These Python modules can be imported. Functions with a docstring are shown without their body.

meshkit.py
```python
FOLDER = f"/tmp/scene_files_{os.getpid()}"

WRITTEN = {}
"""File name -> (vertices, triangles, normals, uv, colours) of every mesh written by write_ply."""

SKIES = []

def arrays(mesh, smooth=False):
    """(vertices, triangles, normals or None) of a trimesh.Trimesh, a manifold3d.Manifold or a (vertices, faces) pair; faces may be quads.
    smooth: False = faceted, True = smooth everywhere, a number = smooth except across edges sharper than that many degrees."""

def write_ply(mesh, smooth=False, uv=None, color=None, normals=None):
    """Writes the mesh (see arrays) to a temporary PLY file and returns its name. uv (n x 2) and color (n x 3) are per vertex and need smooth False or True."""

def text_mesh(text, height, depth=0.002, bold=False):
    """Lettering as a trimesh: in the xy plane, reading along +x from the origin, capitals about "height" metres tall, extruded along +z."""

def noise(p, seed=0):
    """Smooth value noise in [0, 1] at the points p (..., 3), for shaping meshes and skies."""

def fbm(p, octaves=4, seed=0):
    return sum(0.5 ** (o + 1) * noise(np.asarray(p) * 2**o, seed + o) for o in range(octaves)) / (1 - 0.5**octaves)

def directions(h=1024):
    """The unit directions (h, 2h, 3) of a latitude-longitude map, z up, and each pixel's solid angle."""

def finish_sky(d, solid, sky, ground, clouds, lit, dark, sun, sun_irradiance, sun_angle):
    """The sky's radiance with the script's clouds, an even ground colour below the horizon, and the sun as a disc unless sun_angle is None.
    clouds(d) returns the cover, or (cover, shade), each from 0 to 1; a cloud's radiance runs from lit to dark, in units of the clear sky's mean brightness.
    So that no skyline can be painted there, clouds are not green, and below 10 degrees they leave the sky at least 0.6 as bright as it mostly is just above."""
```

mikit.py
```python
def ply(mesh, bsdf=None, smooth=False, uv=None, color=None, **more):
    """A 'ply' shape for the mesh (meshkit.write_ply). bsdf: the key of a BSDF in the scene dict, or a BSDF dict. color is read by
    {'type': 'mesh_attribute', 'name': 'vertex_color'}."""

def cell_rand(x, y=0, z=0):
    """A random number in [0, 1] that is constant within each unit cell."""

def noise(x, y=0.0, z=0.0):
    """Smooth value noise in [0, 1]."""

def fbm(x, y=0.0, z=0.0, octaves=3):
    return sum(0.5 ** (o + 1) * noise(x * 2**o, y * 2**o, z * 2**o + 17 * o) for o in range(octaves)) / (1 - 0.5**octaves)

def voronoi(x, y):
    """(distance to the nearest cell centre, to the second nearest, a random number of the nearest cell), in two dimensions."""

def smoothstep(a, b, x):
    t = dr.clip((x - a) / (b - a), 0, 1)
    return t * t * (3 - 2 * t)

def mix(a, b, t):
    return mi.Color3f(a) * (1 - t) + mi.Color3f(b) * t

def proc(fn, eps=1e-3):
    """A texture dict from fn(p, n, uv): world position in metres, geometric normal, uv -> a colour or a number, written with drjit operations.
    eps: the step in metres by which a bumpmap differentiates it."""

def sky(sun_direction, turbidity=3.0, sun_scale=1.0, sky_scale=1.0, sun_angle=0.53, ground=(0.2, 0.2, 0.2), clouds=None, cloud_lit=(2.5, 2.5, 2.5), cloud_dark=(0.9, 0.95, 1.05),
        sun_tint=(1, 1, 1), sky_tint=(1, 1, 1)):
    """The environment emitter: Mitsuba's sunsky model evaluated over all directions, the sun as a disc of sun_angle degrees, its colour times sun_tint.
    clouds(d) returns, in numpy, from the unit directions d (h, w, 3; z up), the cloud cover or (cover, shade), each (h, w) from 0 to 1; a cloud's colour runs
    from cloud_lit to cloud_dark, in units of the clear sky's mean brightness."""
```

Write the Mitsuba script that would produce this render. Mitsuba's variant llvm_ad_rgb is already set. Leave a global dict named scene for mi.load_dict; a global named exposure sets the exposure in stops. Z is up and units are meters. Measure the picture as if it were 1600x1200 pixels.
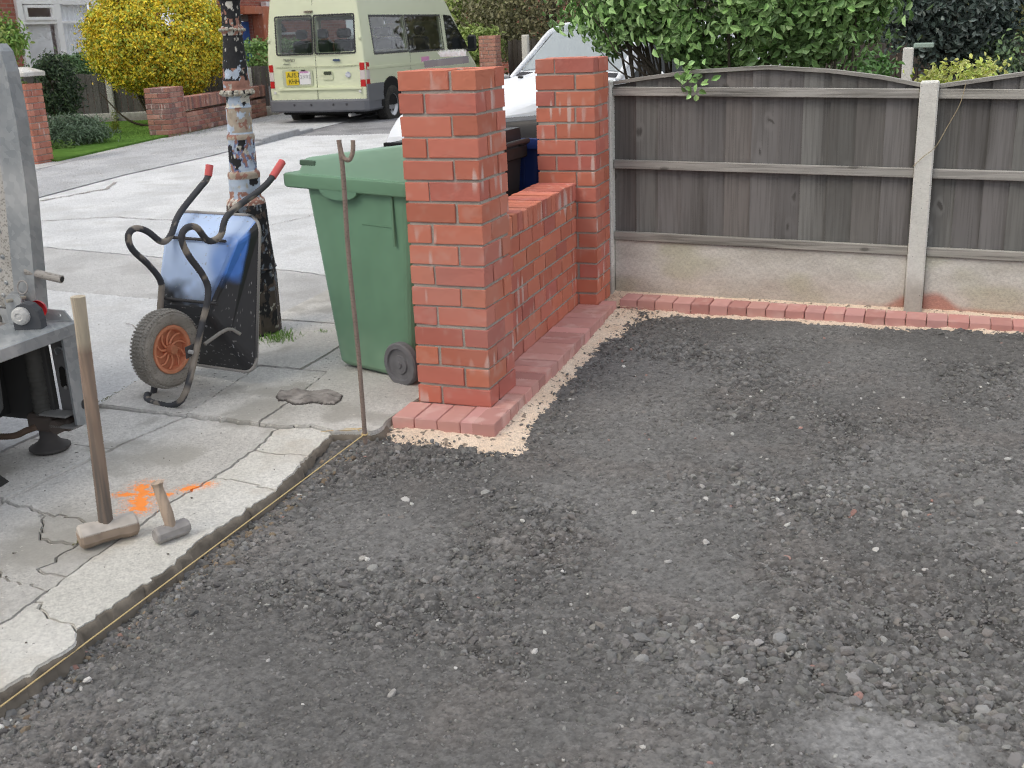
import math
import numpy as np, trimesh, drjit as dr, mitsuba as mi
import mikit, meshkit
from mikit import proc, noise, fbm, voronoi, cell_rand, smoothstep, mix
from shapely.geometry import Polygon, LineString, MultiLineString, box as sbox
from shapely.ops import split as ssplit, polygonize, unary_union

T = mi.ScalarTransform4f
scene, labels = {"type": "scene"}, {}

# ------------------------------------------------------------------ camera, sky, exposure
CAM = np.array([1.658, -4.018, 1.498])
_y, _p, _r = np.radians([-21.1934, 17.8525, -2.27265])
FW = np.array([math.sin(_y) * math.cos(_p), math.cos(_y) * math.cos(_p), -math.sin(_p)])
_r0 = np.array([math.cos(_y), -math.sin(_y), 0.0])
_u0 = np.cross(_r0, FW)
UP = _u0 * math.cos(_r) - _r0 * math.sin(_r)
scene["camera"] = {"type": "thinlens", "fov": 2 * math.degrees(math.atan(800 / 1722.9)), "fov_axis": "x", "aperture_radius": 0.0022, "focus_distance": 4.6,
                   "near_clip": 0.05, "far_clip": 400.0,
                   "to_world": T().look_at(origin=CAM.tolist(), target=(CAM + FW).tolist(), up=UP.tolist())}
scene["sky"] = mikit.sky([-0.45, -0.75, 0.95], turbidity=3, sun_scale=0.30, sun_angle=32, sun_tint=(.92, .99, 1.10), clouds=lambda d: 1.0, cloud_lit=(2.42, 2.52, 2.68), ground=(0.25, 0.25, 0.25))
exposure = 1.85

# ------------------------------------------------------------------ materials
def bs(base, rough=0.8, spec=0.3, **k):
    return {"type": "principled", "base_color": base, "roughness": rough, "specular": spec, **k}
def rgb(*c): return {"type": "rgb", "value": list(c)}
VA = {"type": "mesh_attribute", "name": "vertex_color"}
def _code(p, n, uv):          # uv.x: the piece's colour in 3 x 7 bits (square root coded), uv.y: brightness
    u = dr.floor(uv.x + .5)
    r = dr.floor(u / 16384); u = u - r * 16384
    g = dr.floor(u / 128); b = u - g * 128
    return mi.Color3f(dr.square(r / 127), dr.square(g / 127), dr.square(b / 127)) * uv.y
VC = proc(_code)
def blend(w, a, b): return {"type": "blendbsdf", "weight": w, "a": a, "b": b}
def bump(tex, inner, scale=1.0): return {"type": "bumpmap", "arbitrary": tex, "scale": scale, "bsdf": inner}
def grit_w(p, n, uv): return 0.55 * smoothstep(.5, .85, noise(p.x * 170, p.y * 170, p.z * 170)) + .25 * smoothstep(.45, .8, fbm(p.x * 9, p.y * 9, p.z * 9))
def grit_h(p, n, uv): return 0.0012 * noise(p.x * 230, p.y * 230, p.z * 230) + .001 * noise(p.x * 70, p.y * 70, p.z * 70)
scene["mat_plain"] = bs(VC, .75, .3)
scene["mat_gloss"] = bs(VC, .28, .5)
scene["mat_paint"] = bs(VC, .3, .5, clearcoat=0.6, clearcoat_gloss=.95)
scene["mat_plastic"] = bump(proc(lambda p, n, uv: .0004 * noise(p.x * 300, p.y * 300, p.z * 300) + .003 * fbm(p.x * 12, p.y * 12, p.z * 12)), bs(VC, .42, .4))
scene["mat_grit"] = bump(proc(grit_h), blend(proc(grit_w), bs(VC, .9, .2), bs(rgb(.13, .12, .1), .9, .2)))
scene["mat_leaf"] = {"type": "twosided", "a": bs(VC, .42, .45)}
scene["mat_flat"] = {"type": "twosided", "a": bs(VC, .8, .2)}
def galv(p, n, uv):
    c, _, w = voronoi(p.x * 45 + p.y * 45, p.z * 45 + p.y * 17)
    return mix((.24, .265, .285), (.46, .475, .485), w * .35 + smoothstep(.3, .75, fbm(p.x * 6, p.y * 6, p.z * 4, octaves=4)) * .75)
scene["mat_galv"] = bs(proc(galv), .5, .5, metallic=.35)
def eff(p, n, uv):
    s = smoothstep(.66, .85, noise(p.x * 38 + p.y * 31, p.y * 7 - p.x * 5, p.z * 6.5)) * smoothstep(.4, .7, noise(p.x * 3.1 + 7, p.y * 3.3, p.z * 5))
    g = smoothstep(.55, .9, fbm(p.x * 16, p.y * 16, p.z * 16)) * .16 + .12 * smoothstep(.5, .8, fbm(p.x * 2.2, p.y * 2.2, p.z * 2.2))
    return dr.minimum(s * .8 + g, .85)
def brick_h(p, n, uv): return .0012 * noise(p.x * 150, p.y * 150, p.z * 150) + .0015 * noise(p.x * 40, p.y * 40, p.z * 40)
scene["mat_brick"] = bump(proc(brick_h), blend(proc(eff), bs(VC, .85, .25), bs(rgb(.62, .50, .46), .9, .2)))
scene["mat_block"] = bump(proc(brick_h), blend(proc(lambda p, n, uv: .45 * smoothstep(.5, .8, fbm(p.x * 13, p.y * 13, p.z * 13))), bs(VC, .85, .25), bs(rgb(.66, .47, .43), .9, .2)))
def mort(p, n, uv): return mix((.33, .305, .27), (.44, .41, .375), fbm(p.x * 30, p.y * 30, p.z * 30)) * (.85 + .3 * noise(p.x * 300, p.y * 300, p.z * 300))
scene["mat_mortar"] = bump(proc(lambda p, n, uv: .003 * noise(p.x * 120, p.y * 120, p.z * 120)), bs(proc(mort), .95, .1))
def wood_w(p, n, uv):
    u = p.x + p.y * .3
    g = fbm(u * 130 + 2 * noise(u * 9, 0., p.z * 2), 0., p.z * 3.0, octaves=3)
    st = smoothstep(.45, .75, fbm(u * 9, 3., p.z * .9, octaves=2))
    d1, _, w = voronoi(u * 5.5 + .25 * noise(u * 25, p.z * 18), p.z * 2.9)
    kn = dr.select(w > .55, smoothstep(.06 + .1 * (w - .55), .02, d1) * .8 - smoothstep(.2, .1, d1) * smoothstep(.05, .12, d1) * .35, 0.)
    return dr.clip(smoothstep(.35, .75, g) * .36 + st * .5 + kn, 0, 1)
def wood_h(p, n, uv):
    u = p.x + p.y * .3
    return .0016 * fbm(u * 160, 0., p.z * 4)
scene["mat_wood"] = bump(proc(wood_h), blend(proc(wood_w), bs(VC, .88, .2), bs(rgb(.10, .096, .092), .9, .2)))
def woodh_w(p, n, uv):
    u = p.z + p.y * .3
    g = fbm(u * 150, 0., p.x * 4.0, octaves=3)
    st = smoothstep(.45, .75, fbm(u * 22, 3., p.x * 1.6, octaves=3))
    d1, _, w = voronoi(p.x * 4.5, u * 9)
    return dr.minimum(smoothstep(.35, .75, g) * .45 + st * .45 + dr.select(w > .7, smoothstep(.16, .04, d1) * .7, 0.), 1)
scene["mat_rail"] = bump(proc(lambda p, n, uv: .0014 * fbm((p.z + p.y * .3) * 170, 0., p.x * 5)), blend(proc(woodh_w), bs(VC, .88, .2), bs(rgb(.14, .135, .125), .9, .2)))
def agg(p, k=1.0):
    return noise(p.x * 210 * k, p.y * 210 * k, p.z * 210) * .6 + noise(p.x * 90 * k, p.y * 90 * k, p.z * 90) * .4
def seg(p, a, b, wd):
    ax, ay, bx, by = *a, *b
    dx, dy = bx - ax, by - ay
    t = dr.clip(((p.x - ax) * dx + (p.y - ay) * dy) / (dx * dx + dy * dy), 0, 1)
    return dr.sqrt(dr.square(p.x - ax - dx * t) + dr.square(p.y - ay - dy * t)) / wd
def orange(p):
    d = dr.minimum(seg(p, (-.93, -1.06), (-.815, -1.235), .032), seg(p, (-.97, -1.15), (-.87, -1.12), .016))
    d = dr.minimum(d, dr.minimum(seg(p, (-.86, -1.12), (-.79, -1.10), .016), seg(p, (-.77, -1.05), (-.705, -.985), .018)))
    n_ = fbm(p.x * 60, p.y * 60, 0., octaves=3)
    sp = noise(p.x * 260, p.y * 260) * smoothstep(6.5, .8, d)
    return dr.clip(smoothstep(1.0, .1, d + (n_ - .5) * 2.6) * .95 + smoothstep(.62, .8, sp) * .8 + .18 * smoothstep(3.6, .5, d + n_), 0, 1)
def conc(a, b, dirt, amount=.5, paint=False):
    def fn(p, n, uv):
        f = fbm(p.x * 2.3, p.y * 2.3, p.z * 2.3, octaves=4)
        c = mix(a, b, smoothstep(.3, .7, f))
        s = agg(p)
        c = c * (.72 + .56 * s)
        c = mix(c, dirt, amount * smoothstep(.52, .74, fbm(p.x * 5.1 + 9, p.y * 5.1, p.z * 5, octaves=4)))
        c = mix(c, (.05, .05, .045), .75 * smoothstep(.86, .93, noise(p.x * 75, p.y * 75, p.z * 60)))
        c = mix(c, (.75, .73, .68), .5 * smoothstep(.83, .9, noise(p.x * 95 + 31, p.y * 95, p.z * 60)))
        if paint: c = mix(c, (.90, .27, .04), orange(p) * .92)
        return c
    return proc(fn)
conc_h = proc(lambda p, n, uv: .0022 * agg(p) + .004 * fbm(p.x * 14, p.y * 14, p.z * 14), eps=2e-3)
scene["mat_flag"] = bump(conc_h, bs(conc((.43, .42, .40), (.56, .55, .53), (.31, .30, .275), .75, True), .92, .15))
scene["mat_edge"] = bump(conc_h, bs(conc((.52, .51, .475), (.63, .62, .59), (.42, .38, .32), .6, True), .92, .15))
scene["mat_road"] = bump(conc_h, bs(conc((.46, .468, .478), (.535, .543, .553), (.39, .39, .385), .45), .92, .15))
scene["mat_tar"] = bump(conc_h, bs(conc((.37, .37, .37), (.44, .44, .44), (.31, .305, .30), .6), .92, .15))
scene["mat_foot"] = bump(conc_h, bs(conc((.33, .335, .35), (.40, .405, .42), (.28, .28, .28), .5), .92, .15))
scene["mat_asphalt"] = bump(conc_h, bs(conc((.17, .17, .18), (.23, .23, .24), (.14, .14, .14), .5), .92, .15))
def gravel_board(p, n, uv):
    f = fbm(p.x * 4, p.y * 4, p.z * 7, octaves=4)
    c = mix((.62, .615, .58), (.48, .47, .43), smoothstep(.35, .7, f))
    c = mix(c, (.42, .43, .29), .5 * smoothstep(.5, .72, fbm(p.x * 3 + 5, p.y * 3, p.z * 4, octaves=3)))
    c = mix(c, (.42, .35, .30), .45 * smoothstep(.16, -.02, p.z + .12 * (fbm(p.x * 6, p.z * 8) - .5)))
    c = mix(c, (.40, .12, .08), .7 * smoothstep(.05, .0, p.z + .1 * (noise(p.x * 7, 2.) - .35)) * smoothstep(1.2, 1.6, p.x))
    return c * (.75 + .5 * agg(p))
scene["mat_gravelboard"] = bump(proc(lambda p, n, uv: .003 * noise(p.x * 110, p.y * 110, p.z * 110)), bs(proc(gravel_board), .93, .15))
def post_c(p, n, uv):
    c = mix((.72, .72, .69), (.62, .62, .58), fbm(p.x * 9, p.y * 9, p.z * 6, octaves=3))
    c = mix(c, (.33, .31, .27), .75 * smoothstep(.2, .02, p.z + .12 * (fbm(p.x * 20, p.z * 12) - .5)))
    return c * (.85 + .3 * agg(p)) * (1 - .6 * smoothstep(.86, .92, noise(p.x * 120, p.y * 120, p.z * 120)))
scene["mat_post"] = bump(proc(lambda p, n, uv: .001 * noise(p.x * 140, p.y * 140, p.z * 140)), bs(proc(post_c), .9, .15))
def soil_c(p, n, uv):
    f = fbm(p.x * 1.7, p.y * 1.7, 0., octaves=4)
    c = mix((.145, .142, .140), (.190, .187, .185), smoothstep(.32, .68, f))
    c = mix(c, (.21, .185, .172), .25 * smoothstep(.58, .75, fbm(p.x * 3.1 + 5, p.y * 3.1, 0., octaves=3)))
    d = dr.sqrt(dr.square((p.x - 1.66) / .19) + dr.square((p.y + 1.74) / .12))
    c = mix(c, (.30, .298, .30), .75 * smoothstep(1.5, .5, d + .9 * (fbm(p.x * 14, p.y * 14) - .5)))
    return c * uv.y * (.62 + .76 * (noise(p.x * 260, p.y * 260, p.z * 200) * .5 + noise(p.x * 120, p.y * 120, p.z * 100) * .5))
scene["mat_soil"] = bump(proc(lambda p, n, uv: (.0035 + .0035 * smoothstep(.4, .7, fbm(p.x * 3, p.y * 3))) * noise(p.x * 150, p.y * 150, p.z * 90) + .003 * noise(p.x * 330, p.y * 330, p.z * 200)), bs(proc(soil_c), .95, .1))
def sand_c(p, n, uv):
    c = mix((.66, .52, .40), (.78, .66, .54), fbm(p.x * 9, p.y * 9, 0., octaves=3))
    c = mix(c, (.16, .13, .11), .8 * smoothstep(.68, .82, noise(p.x * 70, p.y * 70, p.z * 40)))
    return c * (.8 + .4 * noise(p.x * 280, p.y * 280))
scene["mat_sand"] = bump(proc(lambda p, n, uv: .004 * noise(p.x * 120, p.y * 120, p.z * 90)), bs(proc(sand_c), .95, .1))
scene["mat_stone"] = bump(proc(lambda p, n, uv: .0012 * noise(p.x * 400, p.y * 400, p.z * 400)), bs(VC, .92, .15))
scene["mat_grass"] = bump(proc(lambda p, n, uv: .02 * noise(p.x * 40, p.y * 40)), bs(proc(lambda p, n, uv: mix((.07, .15, .025), (.13, .24, .05), fbm(p.x * 6, p.y * 6, 0., octaves=4))), .9, .1))
scene["mat_earth"] = bs(proc(lambda p, n, uv: mix((.12, .09, .065), (.2, .16, .12), fbm(p.x * 5, p.y * 5, 0., octaves=4))), .95, .1)
scene["mat_glassdark"] = bs(rgb(.012, .015, .016), .04, .6)
scene["mat_screen"] = bs(rgb(.30, .34, .36), .05, .9)  # pale base colour stands in for the sky reflected in the glass
scene["mat_pane"] = {"type": "thindielectric"}
def housebrick(p, n, uv):
    v = p.z / .086
    row = dr.floor(v)
    u = (p.x + p.y) / .25 + .5 * (row - 2 * dr.floor(row / 2))
    fu, fv = u - dr.floor(u), v - row
    m = dr.maximum(smoothstep(.06, .02, dr.minimum(fu, 1 - fu)), smoothstep(.14, .06, dr.minimum(fv, 1 - fv)))
    return mix(mix((.30, .10, .075), (.42, .15, .11), cell_rand(dr.floor(u), row)), (.33, .27, .23), m * .8)
scene["mat_housebrick"] = bs(proc(housebrick), .9, .2)
scene["mat_steel"] = bs(VC, .35, .5, metallic=.7)

# ------------------------------------------------------------------ helpers
def put(key, mesh, mat="mat_plain", col=(.5, .5, .5), smooth=False):
    base, k = key, 1
    while key in scene:
        key = f"{base}_{k:03d}"; k += 1
    v, f, n = meshkit.arrays(mesh, smooth)
    c = col(v, n) if callable(col) else np.tile(np.asarray(col, float), (len(v), 1)) if np.ndim(col) == 1 else np.asarray(col)
    c = np.clip(c, 0, 1)
    if mat in NOCOL:
        scene[key] = mikit.ply((v, f), mat, smooth=bool(smooth)); return key
    m = c.max(1, keepdims=True); h = c / (m + 1e-9)
    fc = c[f]
    if np.ptp(h, axis=0).max() < .02:                       # one hue, any brightness
        top = m.max() + 1e-6; base_c = np.tile(h.mean(0) * top, (len(v), 1)); w = (m / top)[:, 0]
    elif np.ptp(fc, axis=1).max() < 1e-6:                   # every face of one colour
        base_c, w = c, np.ones(len(v))
    else:
        if mat + "_v" not in scene: scene[mat + "_v"] = swap(scene[mat])
        scene[key] = mikit.ply((v, f), mat + "_v", smooth=bool(smooth), color=c); return key
    q = np.round(np.sqrt(np.clip(base_c, 0, 1)) * 127)
    scene[key] = mikit.ply((v, f), mat, smooth=bool(smooth), uv=np.c_[q[:, 0] * 16384 + q[:, 1] * 128 + q[:, 2], w])
    return key
def swap(d):
    return {k: (VA if x is VC else swap(x) if isinstance(x, dict) else x) for k, x in d.items()}
NOCOL = {"mat_galv", "mat_mortar", "mat_flag", "mat_edge", "mat_road", "mat_tar", "mat_foot", "mat_asphalt", "mat_gravelboard", "mat_post", "mat_soil", "mat_sand", "mat_grass", "mat_earth", "mat_glassdark", "mat_screen", "mat_pane", "mat_housebrick"}
def lab(key, label, cat=None, group=None, kind=None):
    labels[key] = {a: b for a, b in (("label", label), ("category", cat), ("group", group), ("kind", kind)) if b}
    return key
def cat(*m):
    m = [x for y in m for x in (y if isinstance(y, (list, tuple)) and not isinstance(y, trimesh.Trimesh) else [y])]
    return trimesh.util.concatenate(m)
def rotz(a): c, s = math.cos(a), math.sin(a); return np.array([[c, -s, 0], [s, c, 0], [0, 0, 1.0]])
def xf(mesh, R=None, t=(0, 0, 0)):
    m = mesh.copy(); v = np.array(m.vertices)
    m.vertices = (v @ np.asarray(R).T if R is not None else v) + np.asarray(t); return m
def frame(o, ux, uy, uz): return np.column_stack([ux, uy, uz]), np.asarray(o, float)
_cv = []
for sx in (-1, 1):
    for sy in (-1, 1):
        for sz in (-1, 1):
            for a in range(3): _cv.append((sx, sy, sz, a))
def _cverts(h, ch):
    out = []
    for sx, sy, sz, a in _cv:
        q = np.array([sx * h[0], sy * h[1], sz * h[2]], float)
        for k in range(3):
            if k != a: q[k] -= np.sign(q[k]) * ch
        out.append(q)
    return np.array(out)
_ch = trimesh.convex.convex_hull(_cverts((1, 1, 1), .2))
_cidx = np.array([np.argmin(((np.array(_cverts((1, 1, 1), .2)) - q) ** 2).sum(1)) for q in _ch.vertices])
_cf = _cidx[np.array(_ch.faces)]
def cbox(c, s, ch=.003, R=None, jit=0, rng=None):
    v = _cverts(np.array(s, float) / 2, min(ch, min(s) * .45))
    if jit: v = v + rng.normal(0, jit, v.shape)
    if R is not None: v = v @ np.asarray(R).T
    return trimesh.Trimesh(v + np.asarray(c, float), _cf, process=False)
def bx(x0, x1, y0, y1, z0, z1, ch=.003): return cbox(((x0 + x1) / 2, (y0 + y1) / 2, (z0 + z1) / 2), (x1 - x0, y1 - y0, z1 - z0), ch)
def catmull(P, m=6):
    P = np.asarray(P, float)
    Q = np.vstack([2 * P[0] - P[1], P, 2 * P[-1] - P[-2]])
    out = []
    for i in range(len(P) - 1):
        a, b, c, d = Q[i:i + 4]
        for t in np.arange(m) / m:
            out.append(.5 * (2 * b + (c - a) * t + (2 * a - 5 * b + 4 * c - d) * t * t + (3 * b - a - 3 * c + d) * t ** 3))
    return np.vstack(out + [P[-1:]])
def tube(P, r, n=10, m=6, caps=True):
    P = catmull(P, m) if m > 1 else np.asarray(P, float)
    r = np.interp(np.linspace(0, 1, len(P)), np.linspace(0, 1, np.size(r)), np.atleast_1d(r)) if np.size(r) > 1 else np.full(len(P), float(r))
    t = np.gradient(P, axis=0); t /= np.linalg.norm(t, axis=1, keepdims=True) + 1e-12
    u = np.cross(t[0], [0.3, .2, 1] if abs(t[0][2]) < .9 else [1, 0, 0.1]); u /= np.linalg.norm(u)
    V = []
    ang = np.arange(n) * 2 * math.pi / n
    for i in range(len(P)):
        u = u - t[i] * (u @ t[i]); u /= np.linalg.norm(u); w = np.cross(t[i], u)
        V.append(P[i] + r[i] * (np.cos(ang)[:, None] * u + np.sin(ang)[:, None] * w))
    V = np.vstack(V); k = len(P); F = []
    for i in range(k - 1):
        for j in range(n):
            a, b = i * n + j, i * n + (j + 1) % n
            F += [[a, b, b + n], [a, b + n, a + n]]
    if caps:
        V = np.vstack([V, P[0], P[-1]])
        F += [[k * n, (j + 1) % n, j] for j in range(n)] + [[k * n + 1, (k - 1) * n + j, (k - 1) * n + (j + 1) % n] for j in range(n)]
    return trimesh.Trimesh(V, F, process=False)
def lathe(prof, n=32, c=(0, 0, 0), axis=None):
    prof = np.asarray(prof, float); ang = np.arange(n) * 2 * math.pi / n
    V = np.stack([prof[:, 0][:, None] * np.cos(ang), prof[:, 0][:, None] * np.sin(ang), np.repeat(prof[:, 1][:, None], n, 1)], -1).reshape(-1, 3)
    F = []
    for i in range(len(prof) - 1):
        for j in range(n):
            a, b = i * n + j, i * n + (j + 1) % n
            F += [[a, b, b + n], [a, b + n, a + n]]
    if axis is not None:
        z = np.asarray(axis, float); z /= np.linalg.norm(z)
        x = np.cross([0, 0, 1.0] if abs(z[2]) < .9 else [1.0, 0, 0], z); x /= np.linalg.norm(x)
        V = V @ np.column_stack([x, np.cross(z, x), z]).T
    return trimesh.Trimesh(V + np.asarray(c, float), F, process=False)
def prism(poly, h, o=(0, 0, 0), ux=(1, 0, 0), uy=(0, 1, 0)):
    """polygon in the (ux, uy) plane extruded by h along ux x uy"""
    P = poly if isinstance(poly, Polygon) else Polygon(poly)
    m = trimesh.creation.extrude_polygon(P, h, engine="earcut")
    ux, uy = np.asarray(ux, float), np.asarray(uy, float)
    return xf(m, np.column_stack([ux, uy, np.cross(ux, uy)]), o)
def grid_mesh(V):
    a, b = V.shape[:2]; i = np.arange(a * b).reshape(a, b)
    q = np.stack([i[:-1, :-1], i[1:, :-1], i[1:, 1:], i[:-1, 1:]], -1).reshape(-1, 4)
    return trimesh.Trimesh(V.reshape(-1, 3), np.vstack([q[:, [0, 1, 2]], q[:, [0, 2, 3]]]), process=False)
def loft(secs, caps=True):
    V = np.array(secs); k, n = V.shape[:2]; F = []
    for i in range(k - 1):
        for j in range(n):
            a, b = i * n + j, i * n + (j + 1) % n
            F += [[a, b, b + n], [a, b + n, a + n]]
    V = V.reshape(-1, 3)
    if caps:
        V = np.vstack([V, V[:n].mean(0), V[-n:].mean(0)])
        F += [[k * n, (j + 1) % n, j] for j in range(n)] + [[k * n + 1, (k - 1) * n + j, (k - 1) * n + (j + 1) % n] for j in range(n)]
    return trimesh.Trimesh(V, F, process=False)
def refine(m, l): v, f = trimesh.remesh.subdivide_to_size(m.vertices, m.faces, l); return trimesh.Trimesh(v, f)
def text(s, h, o, ux, uy, depth=.002, bold=True):
    m = meshkit.text_mesh(s, h, depth, bold)
    return xf(m, np.column_stack([ux, uy, np.cross(ux, uy)]), o)
def leaves(pos, nrm, L, W, rng, spread=.8):
    N = len(pos)
    d = rng.normal(size=(N, 3)); d[:, 2] += .1
    nn = nrm + rng.normal(size=(N, 3)) * spread; nn /= np.linalg.norm(nn, axis=1, keepdims=True)
    d -= nn * (d * nn).sum(1, keepdims=True); d /= np.linalg.norm(d, axis=1, keepdims=True)
    s = np.cross(d, nn); l = (L * rng.uniform(.65, 1.25, N))[:, None]; w = (W * rng.uniform(.7, 1.2, N))[:, None]
    fold = .35 * w * nn
    V = np.stack([pos, pos + d * l * .35 + s * w * .5 + fold, pos + d * l * .72 + s * w * .38 + fold * .6, pos + d * l - nn * l * .12,
                  pos + d * l * .72 - s * w * .38 + fold * .6, pos + d * l * .35 - s * w * .5 + fold], 1).reshape(-1, 3)
    b = (np.arange(N) * 6)[:, None]
    F = np.concatenate([b + np.array(t) for t in ([0, 1, 2], [0, 2, 3], [0, 3, 4], [0, 4, 5])], 0)
    return trimesh.Trimesh(V, F, process=False)
def leafcol(N, cols, rng, var=.25):
    c = np.asarray(cols, float)[rng.integers(0, len(cols), N)] * rng.uniform(1 - var, 1 + var, (N, 1))
    return np.repeat(c, 6, 0)
def bushpts(N, c, r, rng, shell=.55, nclump=60, spread=.16, cut=None):
    u = rng.normal(size=(nclump, 3)); u /= np.linalg.norm(u, axis=1, keepdims=True)
    cc = u * (shell + (1 - shell) * rng.uniform(0, 1, (nclump, 1)) ** .6)
    k = rng.integers(0, nclump, N)
    q = cc[k] + rng.normal(size=(N, 3)) * spread
    nrm = q / (np.linalg.norm(q, axis=1, keepdims=True) + 1e-9)
    p = np.asarray(c) + q * np.asarray(r)
    if cut is not None:
        ok = cut(p); p, nrm = p[ok], nrm[ok]
    nrm[:, 2] += .35
    return p, nrm
def bush(key, N, c, r, L, W, cols, seed, mat="mat_leaf", nclump=60, spread=.16, shell=.55, cut=None, stems=6, base=None, stemr=.02, stemcol=(.09, .07, .05), name="foliage", core=False):
    rng = np.random.default_rng(seed)
    p, n = bushpts(N, c, r, rng, shell, nclump, spread, cut)
    put(f"{key}__{name}", leaves(p, n, L, W, rng), mat, leafcol(len(p), cols, rng))
    base = np.asarray(base if base is not None else (c[0], c[1], c[2] - r[2])); M = []
    for i in range(stems):
        e = np.asarray(c) + rng.normal(size=3) * np.asarray(r) * .45
        mid = (base + e) / 2 + rng.normal(size=3) * np.asarray(r) * .12
        M.append(tube([base + rng.normal(size=3) * [stemr * 2, stemr * 2, 0], mid, e], [stemr, stemr * .75, stemr * .3], 6, 4))
    if M: put(f"{key}__stem", cat(M), "mat_grit", stemcol, 40)
ang_S = .035
def st(x, y, z=0.0):
    c, s = math.cos(ang_S), math.sin(ang_S); return np.array([x * c - y * s, x * s + y * c, z])

# ================================================================== SETTING
def gsheet(key, poly, z, mat, n=None):
    put(key, prism(poly, .05, (0, 0, z - .05)), mat)
    labels[key] = {"kind": "structure"}
put("ground", prism([(-150, -120), (150, -120), (150, 220), (-150, 220)], .1, (0, 0, -.32)), "mat_earth"); labels["ground"] = {"kind": "structure"}

# ---- driveway soil, a displaced sheet
SB = lambda y: -.43 - .02 * (y + 2.2) * .6          # edge of the pavement slabs
def dens(x, y):
    """how crumbly (1) or trodden flat (0) the soil is"""
    q = np.stack([x * 2.1, y * 2.6, x * 0], -1)
    d = meshkit.fbm(q, 4, 5)
    d = np.clip((d - .36) / .30, 0, 1)
    e = np.clip(1 - (x + .5) / .5, 0, 1) * .8
    b = np.exp(-((y + 1.47 - .05 * np.sin(x * 6)) / .16) ** 2) * np.clip((x - .75) / .4, 0, 1) * 1.1 + np.exp(-((y + .45) / .3) ** 2) * np.exp(-((x - 1.35) / .5) ** 2) * .9
    pat = np.exp(-(((x - 1.66) / .21) ** 2 + ((y + 1.76) / .13) ** 2) ** 2)
    return np.clip(np.maximum(d * .9, np.maximum(e, b)) - pat * 1.2, 0.03, 1)
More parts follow.
